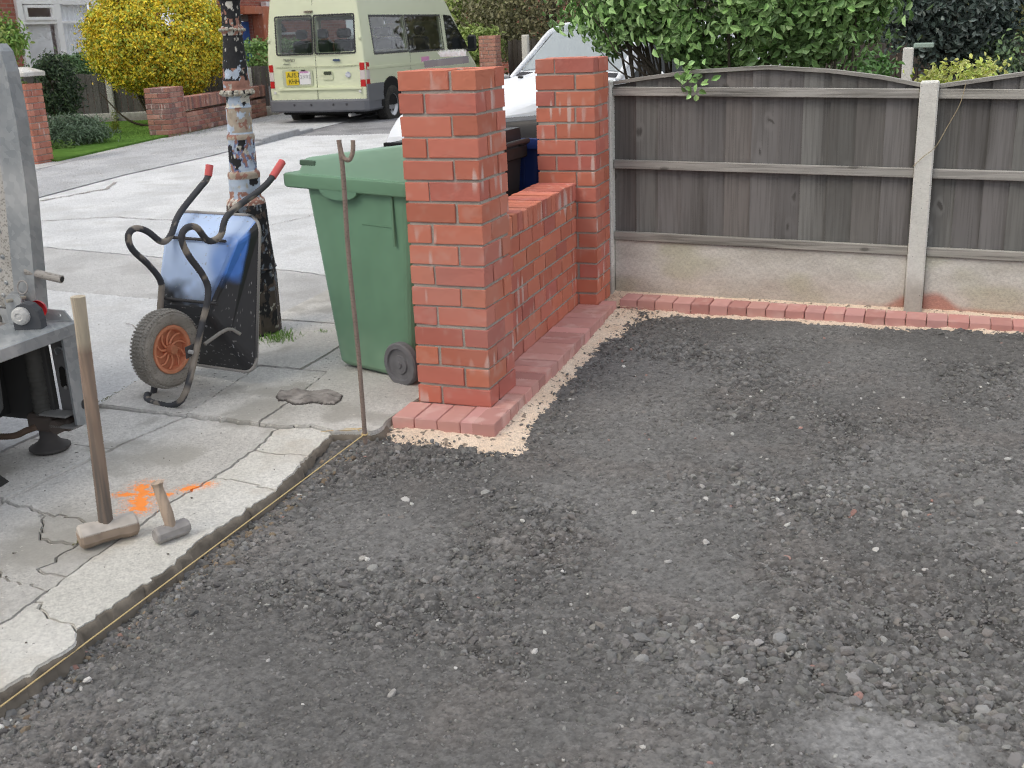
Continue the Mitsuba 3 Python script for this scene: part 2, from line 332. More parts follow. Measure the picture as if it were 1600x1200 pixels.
def soil_z(x, y):
    q = np.stack([x, y, x * 0], -1)
    z = -.072 + .030 * (meshkit.fbm(q * 1.6, 3, 1) - .5) + .014 * (meshkit.fbm(q * 9, 3, 2) - .5)
    d = dens(x, y)
    z = z + d * .020 * (meshkit.fbm(q * 38, 3, 3) - .45) + .007 * (.3 + d) * (meshkit.noise(q * 105, 4) - .5)
    z = z - .012 * np.clip(1 - (x - SB(y)) / .22, 0, 1) ** 1.5 * np.clip((-.55 - y) / .4, 0, 1) + .022 * np.exp(-((x + .35) / .2) ** 2 - ((y + .42) / .16) ** 2)
    z = z + .004 * np.clip((y - 1.55) / .35, 0, 1)
    return z
xs = np.arange(-.62, 2.75, .0062)
ys = np.concatenate([np.arange(-2.85, -1.2, .0050), np.arange(-1.2, 2.16, .0082)])
gx, gy = np.meshgrid(xs, ys, indexing="ij")
from scipy.spatial import cKDTree
rs = np.random.default_rng(77)
SZG = soil_z(gx, gy); tone = np.ones(gx.shape); dd = dens(gx, gy); q2 = np.c_[gx.ravel(), gy.ravel()]
for N_, R_, amp, wgt in ((60000, .0105, .0068, .50 + .50 * dd), (12000, .021, .008, np.clip((dd - .35) * 1.6, 0, 1))):
    pts_ = rs.uniform([-.7, -3.7], [2.8, 2.2], (N_, 2)); rad = R_ * rs.uniform(.6, 1.25, N_); hh = rs.uniform(.2, 1.0, N_); tt = rs.uniform(.80, 1.22, N_)
    wq = q2 + .006 * (np.c_[meshkit.noise(np.c_[q2 * 60, q2[:, :1] * 0], 3), meshkit.noise(np.c_[q2 * 60, q2[:, :1] * 0], 4)] - .5)
    d_, i_ = cKDTree(pts_).query(wq, k=3)
    dn = d_ / rad[i_]; j = np.argmin(dn, 1); r_ = np.arange(len(q2)); best = dn[r_, j]; ii = i_[r_, j]
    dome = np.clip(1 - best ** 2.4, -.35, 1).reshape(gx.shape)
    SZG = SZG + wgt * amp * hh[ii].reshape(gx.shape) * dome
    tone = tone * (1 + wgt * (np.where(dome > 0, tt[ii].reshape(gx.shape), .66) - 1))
vs_, fs_, _n = meshkit.arrays(grid_mesh(np.stack([gx, gy, SZG], -1)), True)
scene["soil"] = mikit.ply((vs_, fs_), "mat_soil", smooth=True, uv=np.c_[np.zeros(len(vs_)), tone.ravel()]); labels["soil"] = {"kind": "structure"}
put("soil_base", prism([(-.75, -8), (9, -8), (9, 2.17), (-.2, 2.17), (-.75, -.1)], .05, (0, 0, -.2)), "mat_earth"); labels["soil_base"] = {"kind": "structure"}

# ---- loose stones lying on it
def pebbles(key, N, rlo, rhi, seed, sub, region, densfun, cols, probs, sink=.35, power=2.2, nvar=14, flat=(.6, 1.0), zoff=0):
    rng = np.random.default_rng(seed)
    base = trimesh.creation.icosphere(subdivisions=sub)
    bv, bf = np.array(base.vertices), np.array(base.faces)
    var = []
    for k in range(nvar):
        w = bv.copy()
        for _ in range(5):
            nrm = rng.normal(size=3); nrm /= np.linalg.norm(nrm); d = rng.uniform(.6, .92)
            h = w @ nrm; w = np.where((h > d)[:, None], w - (h - d)[:, None] * nrm, w)
        var.append(w * (1 + rng.normal(0, .09, (len(w), 1))))
    var = np.array(var)
    P = np.zeros((0, 2))
    while len(P) < N:
        q = rng.uniform(region[:2], region[2:], (N * 2, 2))
        P = np.vstack([P, q[rng.uniform(size=len(q)) < densfun(q[:, 0], q[:, 1])]])
    P = P[:N]
    r = rlo * (1 - rng.uniform(size=N) * (1 - (rlo / rhi) ** power)) ** (-1 / power)
    a = rng.uniform(0, 2 * math.pi, N); ca, sa = np.cos(a), np.sin(a)
    sc = np.stack([r * rng.uniform(.9, 1.45, N), r * rng.uniform(.75, 1.1, N), r * rng.uniform(*flat, N)], 1)
    v = var[rng.integers(0, nvar, N)] * sc[:, None]
    tl = rng.normal(0, .25, (N, 2))
    v[..., 2] += v[..., 0] * tl[:, :1] + v[..., 1] * tl[:, 1:]
    X = v[..., 0] * ca[:, None] - v[..., 1] * sa[:, None] + P[:, :1]
    Y = v[..., 0] * sa[:, None] + v[..., 1] * ca[:, None] + P[:, 1:]
    Z = v[..., 2] + (soil_z(P[:, 0], P[:, 1]) + sc[:, 2] * (1 - 2 * sink) + zoff)[:, None]
    F = (bf[None] + (np.arange(N) * len(bv))[:, None, None]).reshape(-1, 3)
    c = np.array(cols)[rng.choice(len(cols), N, p=np.array(probs) / sum(probs))] * rng.uniform(.75, 1.25, (N, 1))
    put(key, trimesh.Trimesh(np.stack([X, Y, Z], -1).reshape(-1, 3), F, process=False), "mat_stone", np.repeat(c, len(bv), 0))
DK = [(.158, .155, .153), (.188, .185, .183), (.132, .13, .128), (.195, .184, .175), (.26, .257, .254), (.48, .475, .46), (.34, .21, .185)]
keep = lambda x, y: ((x > SB(y) + .03) & ~((x < .16) & (y > -.30)) & (y < 1.93))
pebbles("gravel__fine", 66000, .0028, .0062, 11, 0, (-.5, -2.75, 2.4, 1.95), lambda x, y: keep(x, y) * (.34 + .66 * dens(x, y)) * (1 - .85 * np.exp(-(((x - 1.66) / .2) ** 2 + ((y + 1.74) / .12) ** 2) ** 2)) * np.clip(1.15 - (y + 3) * .12, .2, 1), DK, (30, 26, 24, 10, 3, .25, .1), .55, 1.5)
pebbles("gravel__small", 13000, .0055, .0125, 12, 0, (-.5, -2.75, 2.4, 1.95), lambda x, y: keep(x, y) * (.02 + dens(x, y) ** 1.6), DK, (30, 28, 20, 12, 4, .2, .12), .62, 2.2)
pebbles("gravel__large", 1300, .009, .019, 13, 1, (-.5, -2.75, 2.4, 1.9), lambda x, y: keep(x, y) * dens(x, y) ** 2.4, DK, (30, 30, 18, 12, 5, .4, .25), .66, 2.6)
pebbles("gravel__pale", 150, .005, .013, 14, 1, (-.4, -2.75, 2.4, 1.85), lambda x, y: keep(x, y) * .9, [(.42, .415, .40), (.36, .355, .35), (.52, .51, .49), (.40, .25, .22)], (3, 3, 2, .5), .35, 2.2)
pebbles("gravel__cluster", 620, .0085, .021, 15, 1, (.8, -1.95, 2.2, -1.1), lambda x, y: np.exp(-((y + 1.47 - .05 * np.sin(x * 6)) / .11) ** 2) * np.clip((x - .8) / .4, 0, 1), DK, (26, 26, 16, 12, 14, 1.6, .6), .56, 1.9)
pebbles("gravel__cluster", 480, .007, .015, 16, 1, (.7, -.9, 2.1, .05), lambda x, y: np.exp(-((y + .42) / .16) ** 2) * np.exp(-((x - 1.4) / .45) ** 2), DK, (26, 26, 12, 14, 12, 1.5, .6), .5, 1.4)
pebbles("gravel__crumb", 420, .003, .012, 17, 0, (-.36, -.42, .45, 1.95), lambda x, y: np.where((x > .10 - .035 * y) | (y < -.215), np.exp(-((np.where(y < -.21, -.2 - y, x - .09 + .035 * y) - .13) / .07) ** 2), 0), DK, (30, 26, 24, 10, 3, .25, .1), .3, 1.6, zoff=.012)
pebbles("gravel__edge", 1500, .005, .017, 18, 0, (-.5, -2.7, -.2, -.40), lambda x, y: np.exp(-((x - SB(y) - .055) / .04) ** 2), DK + [(.24, .19, .14)], (22, 22, 14, 18, 10, 1.2, .5, 14), .5, 1.6)
lab("gravel", "loose dark grey crumbs of tarmac and pale stones strewn over the bare driveway", "gravel", kind="stuff")

# ---- sand along the edgings
def sdist(x, y, pts):
    d = np.full(x.shape, 9.0)
    for (ax, ay), (b_x, by) in zip(pts[:-1], pts[1:]):
        dx, dy = b_x - ax, by - ay; t = np.clip(((x - ax) * dx + (y - ay) * dy) / (dx * dx + dy * dy), 0, 1)
        d = np.minimum(d, np.hypot(x - ax - dx * t, y - ay - dy * t))
    return d
def sand(key, x0, x1, y0, y1, pts, width, h, seed):
    X, Y = np.meshgrid(np.arange(x0, x1, .009), np.arange(y0, y1, .009), indexing="ij")
    q = np.stack([X, Y, X * 0], -1)
    d = sdist(X, Y, pts) / (width(X, Y) * (.15 + 1.7 * meshkit.fbm(q * 7, 4, seed)))
    z = soil_z(X, Y) + h * (1 - d) + .012 * (meshkit.fbm(q * 28, 3, seed + 1) - .5)
    z = np.maximum(np.minimum(z, -.018), soil_z(X, Y) - .03)
    put(key, grid_mesh(np.stack([X, Y, z], -1)), "mat_sand", smooth=True); labels[key] = {"kind": "structure"}
sand("sand", -.42, .42, -.42, 1.97, [(-.36, -.2), (.09, -.2), (.02, 1.9)], lambda X, Y: .075 + .13 * np.exp(-((Y - 1.62) / .28) ** 2) + .055 * np.exp(-((Y + .25) / .16) ** 2) * (X > -.3), .026, 21)
sand("sand_strip", .02, 2.75, 1.80, 2.0, [(.02, 1.98), (2.8, 1.96)], lambda X, Y: .07 + .10 * np.exp(-((X - .1) / .25) ** 2), .014, 25)
X, Y = np.meshgrid(np.arange(-.20, 2.8, .012), np.arange(1.95, 2.26, .008), indexing="ij")
qq = np.stack([X, Y, X * 0], -1)
put("sand_bed", grid_mesh(np.stack([X, Y, -.014 * X - .016 + .34 * (Y - 2.125) * (.25 + .5 * meshkit.fbm(qq * 7, 2, 31)) + .008 * (meshkit.fbm(qq * 30, 2, 30) - .5)], -1)), "mat_sand", smooth=True); labels["sand_bed"] = {"kind": "structure"}
put("sand_patch", grid_mesh(np.stack([X * .11 - .42 + .02, (Y - 2.05) * 1.4 - .03, -.026 + .03 * (meshkit.fbm(qq * 22, 3, 33) - .55)], -1)), "mat_sand", smooth=True); labels["sand_patch"] = {"kind": "structure"}

# ---- pavement flags, split along joints and cracks
rngp = np.random.default_rng(5)
def jitter(P, amp=.006, step=.03):
    P = np.asarray(P, float); out = [P[0]]
    for a, b in zip(P[:-1], P[1:]):
        k = max(2, int(np.linalg.norm(b - a) / step)); t = np.linspace(0, 1, k + 1)[1:, None]
        q = a + (b - a) * t; q[:-1] += rngp.normal(0, amp, (k - 1, 2)); out += list(q)
    return np.array(out)
def cut(polys, line, amp=.004, ext=True, step=.04):
    l = LineString(jitter(line, amp, step)); out = []
    for p in polys:
        try: out += [g for g in ssplit(p, l).geoms if g.geom_type == "Polygon" and g.area > 2e-4]
        except Exception: out.append(p)
    return out
edgeline = jitter([(-.40, -3.3), (-.425, -2.3), (-.395, -2.02), (-.45, -1.95), (-.43, -1.6), (-.46, -1.36), (-.435, -.97), (-.50, -.6), (-.525, -.40)], .005, .018)
notch = jitter([(-.525, -.40), (-.46, -.375), (-.41, -.362), (-.372, -.366), (-.35, -.33), (-.362, -.20)], .004, .03)
pav = Polygon(list(map(tuple, edgeline)) + list(map(tuple, notch[1:])) + [(-.36, 0), (-.335, .33), (-.40, 2.4), (-1.86, 2.4), (-1.80, 1.2), (-1.79, 0), (-1.72, -.36), (-1.70, -3.3)])
LE = [(-.66, -3.4), (-.678, -1.92), (-.711, -1.63), (-.722, -1.315), (-.739, -1.17), (-.725, -.916), (-.738, -.626), (-.78, -.39)]
cuts = [(LE, .005), ([(-1.9, -.36), (-1.26, -.377), (-.862, -.396), (-.783, -.40), (-.64, -.355), (-.50, -.40)], .005),
        ([(-.745, -.641), (-.65, -.65), (-.40, -.615)], .007), ([(-.735, -.92), (-.58, -.93), (-.36, -.985)], .009), ([(-.688, -1.87), (-.55, -1.93), (-.33, -1.99)], .011), ([(-.68, -2.75), (-.3, -2.8)], .01),
        ([(-1.9, .345), (-1.1, .33), (-.69, .335), (-.2, .33)], .003), ([(-1.9, 1.15), (-.2, 1.12)], .003), ([(-1.31, -.80), (-1.25, -.36), (-1.31, .10), (-1.35, .36)], .004),
        ([(-.877, -.42), (-.893, -.138), (-.95, .284), (-.96, .36)], .004), ([(-1.105, .31), (-1.113, .63), (-1.15, 1.2)], .003), ([(-1.9, -.77), (-1.27, -.785)], .004),
        ([(-1.9, -1.25), (-1.35, -1.31), (-1.14, -1.35), (-.955, -1.36), (-.86, -1.39), (-.70, -1.36)], .011), ([(-1.9, -2.2), (-.66, -2.25)], .004),
        ([(-.858, -1.37), (-.83, -1.5), (-.815, -1.70), (-.69, -1.72)], .011), ([(-1.35, -1.29), (-1.2, -1.6), (-.9, -1.77), (-.67, -1.80)], .011), ([(-1.14, -1.33), (-.98, -1.52), (-.82, -1.53)], .01),
        ([(-.95, -1.70), (-.9, -2.3)], .011), ([(-1.30, -.77), (-1.34, -1.33)], .004), ([(-1.0, -.37), (-1.05, -.7), (-1.29, -.9)], .006)]
lines = [LineString(jitter(l, a_ * .75, .022)) for l, a_ in cuts]
cells = [g for g in polygonize(unary_union([pav.boundary] + lines)) if pav.contains(g.representative_point())]
big, edging = [], []
for p in cells:
    c = p.representative_point()
    (edging if (c.y < -.38 and c.x > np.interp(c.y, [-3.4, -1.92, -1.315, -.626, -.39], [-.66, -.678, -.722, -.738, -.78])) else big).append(p)
for nm, polys, mat in (("flag", big, "mat_flag"), ("edging_slab", edging, "mat_edge")):
    for p in polys:
        c = p.centroid
        tx, ty, dz = rngp.normal(0, .006), rngp.normal(0, .006), rngp.normal(0, .002) + (.010 if c.y > -.38 and nm == 'flag' else 0)
        q = p.buffer(-.0026, join_style=2)
        q = max(q.geoms, key=lambda g: g.area) if hasattr(q, "geoms") else q
        if q.is_empty or q.area < 1e-4: continue
        q2 = q.buffer(-.003)
        q2 = max(q2.geoms, key=lambda g: g.area) if hasattr(q2, "geoms") else q2
        lo = prism(q, .085, (0, 0, -.113))
        m = [lo] + ([prism(q2, .006, (0, 0, -.028))] if not q2.is_empty else [])
        m = cat(m); v = np.array(m.vertices)
        top = v[:, 2] > -.05
        v[top, 2] += (v[top, 0] - c.x) * tx + (v[top, 1] - c.y) * ty + dz
        m.vertices = v
        put(f"pavement__{nm}", m, mat)
put("pavement", prism(pav.buffer(-.03), .06, (0, 0, -.11)), "mat_earth"); labels["pavement"] = {"kind": "structure"}
# rough slab edge side, its shadow put into the dark colour; bedding below
el0 = LineString(list(map(tuple, edgeline)) + list(map(tuple, notch[1:-1]))); nE = int(el0.length / .007)
el = np.array([el0.interpolate(t, normalized=True).coords[0] for t in np.linspace(0, 1, nE)])
tg_ = np.gradient(el, axis=0); tg_ /= np.linalg.norm(tg_, axis=1, keepdims=True) + 1e-9; nr_ = np.c_[tg_[:, 1], -tg_[:, 0]]
rows = []
for k, (o_, z) in enumerate([(-.004, -.028), (.003, -.033), (.006, -.045), (.007, -.06), (.009, -.075), (.012, -.09), (.020, -.105), (.034, -.118), (.055, -.135), (.08, -.17)]):
    q3 = np.c_[el * 26, np.full(nE, z * 30)]
    rg_ = (meshkit.fbm(q3, 4, 51) - .45) * (.030 if k > 1 else .004)
    rows.append(np.c_[el + nr_ * (o_ + rg_)[:, None], z + (.012 * (meshkit.fbm(q3 * 1.7, 3, 52) - .5) if k > 1 else 0 * rg_)])
put("pavement__bedding", grid_mesh(np.array(rows)), "mat_stone", lambda v, n: np.array([.20, .175, .15]) * (.40 + 1.1 * meshkit.fbm(v * 22, 4, 3))[:, None], True)

# ---- road, far footway
def gap(p):
    q = p.buffer(-.006, join_style=2)
    return max(q.geoms, key=lambda g: g.area) if hasattr(q, 'geoms') else q
rd = Polygon([(-1.71, -12), (-1.73, -.36), (-1.80, 0), (-1.81, 1.2), (-1.87, 2.42), (-1.2, 2.45), (-3.5, 40), (-3.0, 90), (-12, 90), (-9.0, 18), (-8.33, 13), (-7.95, 10.6), (-7.7, 9), (-7.55, 7), (-7.2, 5.2), (-6.9, 2), (-6.6, -12)])
l1 = [(-9, 1.95), (-3.8, 1.54), (-2.75, 1.47), (-1.42, .93)]; l2 = [(-9, 3.2), (-5.02, 2.83), (-3.64, 2.63), (-2.27, 2.36), (-1.0, 1.9)]
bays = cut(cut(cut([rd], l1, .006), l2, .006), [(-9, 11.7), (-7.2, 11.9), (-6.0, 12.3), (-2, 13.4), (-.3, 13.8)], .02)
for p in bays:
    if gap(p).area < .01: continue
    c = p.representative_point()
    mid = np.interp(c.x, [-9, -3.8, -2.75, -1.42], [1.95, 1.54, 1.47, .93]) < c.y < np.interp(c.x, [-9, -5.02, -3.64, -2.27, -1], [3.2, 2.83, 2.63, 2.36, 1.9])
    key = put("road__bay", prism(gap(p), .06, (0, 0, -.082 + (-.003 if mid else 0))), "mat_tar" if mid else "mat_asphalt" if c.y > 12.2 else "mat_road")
put("road", prism(rd.buffer(.02), .05, (0, 0, -.09)), "mat_earth"); labels["road"] = {"kind": "structure"}
def crack(pts, w, seed):
    P = jitter(pts, .012, .06); d = np.gradient(P, axis=0); nrm = np.c_[-d[:, 1], d[:, 0]] / (np.linalg.norm(d, axis=1, keepdims=True) + 1e-9)
    ww = w * np.random.default_rng(seed).uniform(.3, 1, len(P))[:, None]
    V = np.stack([np.c_[P - nrm * ww, np.full(len(P), -.0165)], np.c_[P + nrm * ww, np.full(len(P), -.0165)]])
    return grid_mesh(V)
put("road__crack", cat([crack([(-6.6, 3.6), (-5.4, 4.2), (-4.6, 4.1)], .012, 1), crack([(-3.2, 3.0), (-3.6, 3.9), (-3.5, 4.6)], .006, 2), crack([(-5.2, 6.0), (-4.0, 6.3), (-3.0, 6.1)], .006, 3),
                        crack([(-2.6, .9), (-2.2, .6), (-1.9, .3)], .004, 4), crack([(-7.0, 5.0), (-6.9, 5.9), (-7.2, 6.4)], .03, 5)]), "mat_flat", (.30, .29, .275))
fwd_ = None
fw_ = Polygon([(-6.92, 2), (-7.22, 5.2), (-7.57, 7), (-7.72, 9), (-7.97, 10.6), (-8.35, 13), (-9.05, 18), (-12.05, 90), (-16, 90), (-12.0, 20), (-10.35, 11.5), (-9.3, 7.5), (-8.6, 2), (-8, -12), (-6.62, -12)])
put("footway", prism(gap(fw_), .08, (0, 0, -.095)), "mat_foot"); labels["footway"] = {"kind": "structure"}
put("verge", prism([(-9.32, 7.3), (-10.38, 11.6), (-12.2, 11.0), (-12.2, 7.3)], .06, (0, 0, -.083)), "mat_tar"); labels["verge"] = {"kind": "structure"}
put("garden", prism([(-9.35, 7.2), (-10.7, 12), (-12, 19), (-16, 90), (-60, 90), (-60, -12), (-8.05, -12), (-8.65, 2)], .05, (0, 0, -.15)), "mat_earth"); labels["garden"] = {"kind": "structure"}
# raised kerb by the van
kp = catmull([(-7.86, 10.2), (-8.0, 11.0), (-8.2, 12.2), (-8.5, 14.2), (-9.0, 18)], 8)
for i in range(0, 18, 3):
    a, b = kp[i], kp[min(i + 3, len(kp) - 1)]
    d = b - a; l = np.linalg.norm(d); ang = math.atan2(d[1], d[0])
    hgt = .075 * min(1, .35 + i / 6) * (1 if i < 13 else .5)
    put("kerb__kerb_stone", cbox(((a + b)[0] / 2, (a + b)[1] / 2, -.03 + hgt / 2), (l - .012, .14, hgt + .06), .012, rotz(ang)), "mat_foot")
labels["kerb"] = {"kind": "structure"}

# ================================================================== GATE PILLARS, LOW WALL
BR = [(.54, .185, .125), (.57, .20, .13), (.51, .17, .115), (.54, .185, .135), (.48, .16, .125)]
CH, BH = .0854, .0735
def pillar(key, ox, oy, oz, R, n0, n, W, D, seed, lo=0):
    """pinwheel bond, four bricks a course; origin at the right front corner"""
    rng = np.random.default_rng(seed)
    hw_x, hw_y = .316 * W, .316 * D
    for c in range(n0, n):
        z = c * CH + BH / 2
        s = c % 2 == lo
        # stretcher on front at left (s) or right
        L, Hd = W * .655, W * .314; LD, HD = D * .655, D * .314
        g = W - L - Hd
        if s: B = [(0, L, 0, HD), (W - Hd, W, 0, LD), (W - L, W, D - HD, D), (0, Hd, D - LD, D)]
        else: B = [(W - L, W, 0, HD), (0, Hd, 0, LD), (0, L, D - HD, D), (W - Hd, W, D - LD, D)]
        for x0, x1, y0, y1 in B:
            cc = np.array([(x0 + x1) / 2 - W, (y0 + y1) / 2, z]) + rng.normal(0, .0012, 3) * [1, 1, .8]
            m = cbox((0, 0, 0), (x1 - x0, y1 - y0, BH), .0018, rotz(rng.normal(0, .006)), .0009, rng)
            m = xf(m, R, R @ cc + [ox, oy, oz])
            put(f"{key}__brick", m, "mat_brick", np.array(BR[rng.integers(0, 5)]) * rng.uniform(.88, 1.1))
    z1 = n * CH - (CH - BH) - .004
    m = xf(bx(-W + .007, -.007, .007, D - .007, n0 * CH - .02, z1, .002), R, [ox, oy, oz])
    put(f"{key}__mortar", m, "mat_mortar")
PW, PD = .3275, .304
pillar("brick_pillar", 0, 0, 0, np.eye(3), -1, 16, PW, PD, 3, 1)
lab("brick_pillar", "nearer new red brick gate pillar with a brush lying on its top", "pillar")
FO = np.array([-.063, 1.805, -.019])
pillar("brick_pillar_001", *FO, rotz(ang_S), -1, 16, PW, PD, 4, 0)
lab("brick_pillar_001", "farther new red brick gate pillar touching the concrete fence post", "pillar")
RS = rotz(ang_S)
rngw = np.random.default_rng(9)
WX0, WX1 = -.3275, -.115
y0w, y1w = .306, 1.803
def wbrick(x0, x1, y0, y1, z0, z1):
    m = cbox((0, 0, 0), (x1 - x0, y1 - y0, z1 - z0), .0018, rotz(rngw.normal(0, .004)), .0009, rngw)
    put("low_brick_wall__brick", xf(m, RS, st((x0 + x1) / 2 + rngw.normal(0, .001), (y0 + y1) / 2, (z0 + z1) / 2 + rngw.normal(0, .0008))), "mat_brick", np.array(BR[rngw.integers(0, 5)]) * rngw.uniform(.85, 1.08))
ztop = .683; zc = ztop - .098
nco = 19; pw = (y1w - y0w) / nco
for i in range(nco):
    m = cbox((0, 0, 0), (WX1 - WX0 + .008, pw - .010, .094), .004, rotz(rngw.normal(0, .006)), .001, rngw)
    put("low_brick_wall__coping_brick", xf(m, RS, st((WX0 + WX1) / 2, y0w + (i + .5) * pw, zc + .049 + rngw.normal(0, .0015))), "mat_brick", np.array(BR[rngw.integers(0, 5)]) * rngw.uniform(.85, 1.1))
for c in range(8):
    z1 = zc - .011 - c * CH; z0 = z1 - BH
    off = 0 if c % 2 else -.1
    y = y0w + off + .003
    while y < y1w - .02:
        a, b = max(y, y0w + .003), min(y + .19, y1w - .003)
        if b - a > .03:
            wbrick(WX1 - .10, WX1, a, b, z0, z1); wbrick(WX0, WX0 + .10, a, b, z0, z1)
        y += .20
put("low_brick_wall__mortar", xf(cbox((0, 0, 0), (WX1 - WX0 - .012, y1w - y0w - .004, .86), .002), RS, st((WX0 + WX1) / 2, (y0w + y1w) / 2, zc - .43 + .085)), "mat_mortar")
lab("low_brick_wall", "low red brick wall with bricks on edge as coping between the two pillars", "wall")

# ================================================================== BLOCK EDGINGS
PV = [(.56, .295, .265), (.60, .33, .30), (.53, .27, .245), (.58, .315, .295), (.52, .26, .235)]
rngv = np.random.default_rng(12)
def paver(key, c, s, R, z=0.0):
    m = cbox((0, 0, 0), (s[0], s[1], .065), .003, R @ rotz(rngv.normal(0, .003)), .0006, rngv)
    put(f"{key}__block", xf(m, None, (c[0], c[1], z - .0325 + rngv.normal(0, .0008))), "mat_block", np.array(PV[rngv.integers(0, 5)]) * rngv.uniform(.82, 1.08))
for i in range(4):
    paver("block_edging", st(-.312 + i * .1, -.10), (.0962, .1980), RS)
for i in range(21):
    y = -.15 + i * .1 + (.0 if i == 0 else 0)
    if i == 0:
        paver("block_edging", st(.088 - .05 + 0, -.10), (.0962, .1980), RS)
        continue
    if y < -.05: continue
    x0 = .004 if (y < .35 or y > 1.80) else -.112
    paver("block_edging", st((x0 + .088) / 2, y), (.088 - x0, .0958), RS)
lab("block_edging", "pinkish red paving blocks laid round the foot of the brick wall and pillars", "edging")
for i in range(27):
    x = .075 + i * .1035
    paver("block_edging_001", (x, 2.035 - .012 * x), (.0992, .160), rotz(-.012), -.016 * x)
lab("block_edging_001", "pinkish red paving blocks in one row along the foot of the fence", "edging")

# ================================================================== FENCE
FYP = 2.2
slope = lambda x: -.024 * x
rngf = np.random.default_rng(14)
def fpost(x, w, zb, zt, label, y=FYP, d=.09):
    key = put("concrete_post", cat([cbox((x, y, (zb + zt) / 2), (w, d, zt - zb), .008, None, .0015, rngf)]), "mat_post")
    lab(key, label, "fence post", None)
fpost(-.088, .045, -.2, 1.20, "narrow grey concrete fence post squeezed against the farther brick pillar", 2.17)
fpost(1.604, .092, -.2, 1.165, "pale concrete fence post between the two fence panels", 2.165)
def panel(key, x0, x1, cap, label, seed):
    rng = np.random.default_rng(seed)
    top = lambda x: np.interp(x, cap[0], cap[1])
    x = x0
    while x < x1 - .003:
        w = min(rng.uniform(.115, .15), x1 - x)
        zb, = [.30 + slope(x)]
        n = 5; xe = np.linspace(x - .008, x + w, n)
        P = [(xe[0], zb), (xe[-1], zb)] + [(q, top(q) - .012) for q in xe[::-1]]
        yb = FYP + .012 + rng.normal(0, .002); tilt = .015
        m = prism(P, .010, (0, yb, 0), (1, 0, 0), (0, 0, 1))
        v = np.array(m.vertices); v[:, 1] += (v[:, 0] - x) / w * tilt; m.vertices = v
        t = rng.uniform(.80, 1.17); tint = np.array([.205, .200, .198]) if rng.uniform() < .7 else np.array([.212, .200, .192])
        put(f"{key}__board", m, "mat_wood", tint * t)
        x += w
    for z0, h in ((1.14, .048), (.737, .048), (.325, .048)):
        m = cbox((0, 0, 0), (x1 - x0, .034, h), .003)
        v = np.array(m.vertices); v[:, 0] += (x0 + x1) / 2; v[:, 1] += FYP - .022; v[:, 2] += z0 + slope(v[:, 0]); m.vertices = v
        put(f"{key}__rail", m, "mat_rail", np.array([.40, .39, .365]) * rng.uniform(.9, 1.05))
    xs_ = np.linspace(x0, x1, 26); zz = top(xs_)
    sec = [[(q, FYP - .022, z - .010), (q, FYP + .042, z - .010), (q, FYP + .042, z + .009), (q, FYP - .022, z + .009)] for q, z in zip(xs_, zz)]
    put(f"{key}__capping", loft(sec), "mat_rail", (.33, .325, .30))
    lab(key, label, "fence panel")
panel("fence_panel", -.064, 1.557, ([-.07, .084, .372, .786, 1.117, 1.375, 1.565], [1.185, 1.205, 1.236, 1.25, 1.223, 1.185, 1.143]), "weathered grey close boarded fence panel with an arched top below the privet", 1)
panel("fence_panel_001", 1.651, 3.25, ([1.64, 1.866, 2.04, 2.4, 2.8, 3.26], [1.135, 1.165, 1.189, 1.215, 1.19, 1.11]), "weathered grey fence panel right of the pale concrete post at the picture edge", 2)
for i, (a, b, l) in enumerate(((-.064, 1.557, "stained concrete gravel board under the whole fence panel"), (1.651, 3.25, "pale concrete gravel board right of the concrete post, with red paint along its foot"))):
    m = cbox((0, 0, 0), (b - a, .05, .50), .006)
    v = np.array(m.vertices); v[:, 0] += (a + b) / 2; v[:, 1] += FYP + .005; v[:, 2] += .05 + slope(v[:, 0]); m.vertices = v
    key = put("gravel_board", m, "mat_gravelboard"); lab(key, l, "gravel board")
pts = [(1.775, 2.15, 1.15), (1.755, 2.14, 1.05), (1.70, 2.13, .93), (1.655, 2.11, .84), (1.60, 2.11, .79), (1.553, 2.115, .74)]
key = put("cord", tube(pts, .0018, 6, 6), "mat_plain", (.40, .32, .20)); lab(key, "thin loose cord hanging from the fence capping across the pale post", "cord")

# ================================================================== ROD AND STRING
RX, RY = -.372, -.415
zr = 1.137
hook = [(RX, RY, -.16), (RX + .003, RY, .3), (RX - .004, RY, .7), (RX + .002, RY, 1.0), (RX, RY, 1.08), (RX - .004, RY, zr)]
hk = [(RX, RY, 1.11), (RX + .004, RY, 1.085), (RX + .014, RY + .002, 1.068), (RX + .030, RY + .004, 1.065), (RX + .043, RY + .006, 1.085), (RX + .049, RY + .006, 1.11), (RX + .050, RY + .006, 1.135)]
k = put("iron_rod__shaft", tube(hook, .0090, 10, 8), "mat_grit", (.26, .20, .175), 60)
put("iron_rod__hook", tube(hk, .0082, 10, 6), "mat_grit", (.30, .235, .20), 60)
lab("iron_rod", "rusty steel rod with a hooked top standing upright in the soil before the green bin", "rod")
sl = [(RX, RY, -.004)] + [(RX + (-.40 - RX) * t + .0, RY + (-2.6 - RY) * t, -.004 - .045 * t) for t in (.25, .5, .75, 1)] + [(-.39, -3.4, -.065)]
loop = [(RX + .011 * math.cos(a), RY + .011 * math.sin(a), -.004 + .003 * math.sin(a * .5)) for a in np.linspace(0, 4 * math.pi, 24)]
tail = [(RX, RY + .01, -.002), (RX - .02, RY + .05, 0.0), (RX - .06, RY + .06, -.008), (RX - .09, RY + .045, -.012), (RX - .12, RY + .05, -.012), (RX - .08, RY + .062, -.010), (RX - .05, RY + .05, -.012)]
tail2 = [(RX - .09, RY + .045, -.012), (RX - .15, RY + .03, -.013), (RX - .20, RY - .0, -.013)]
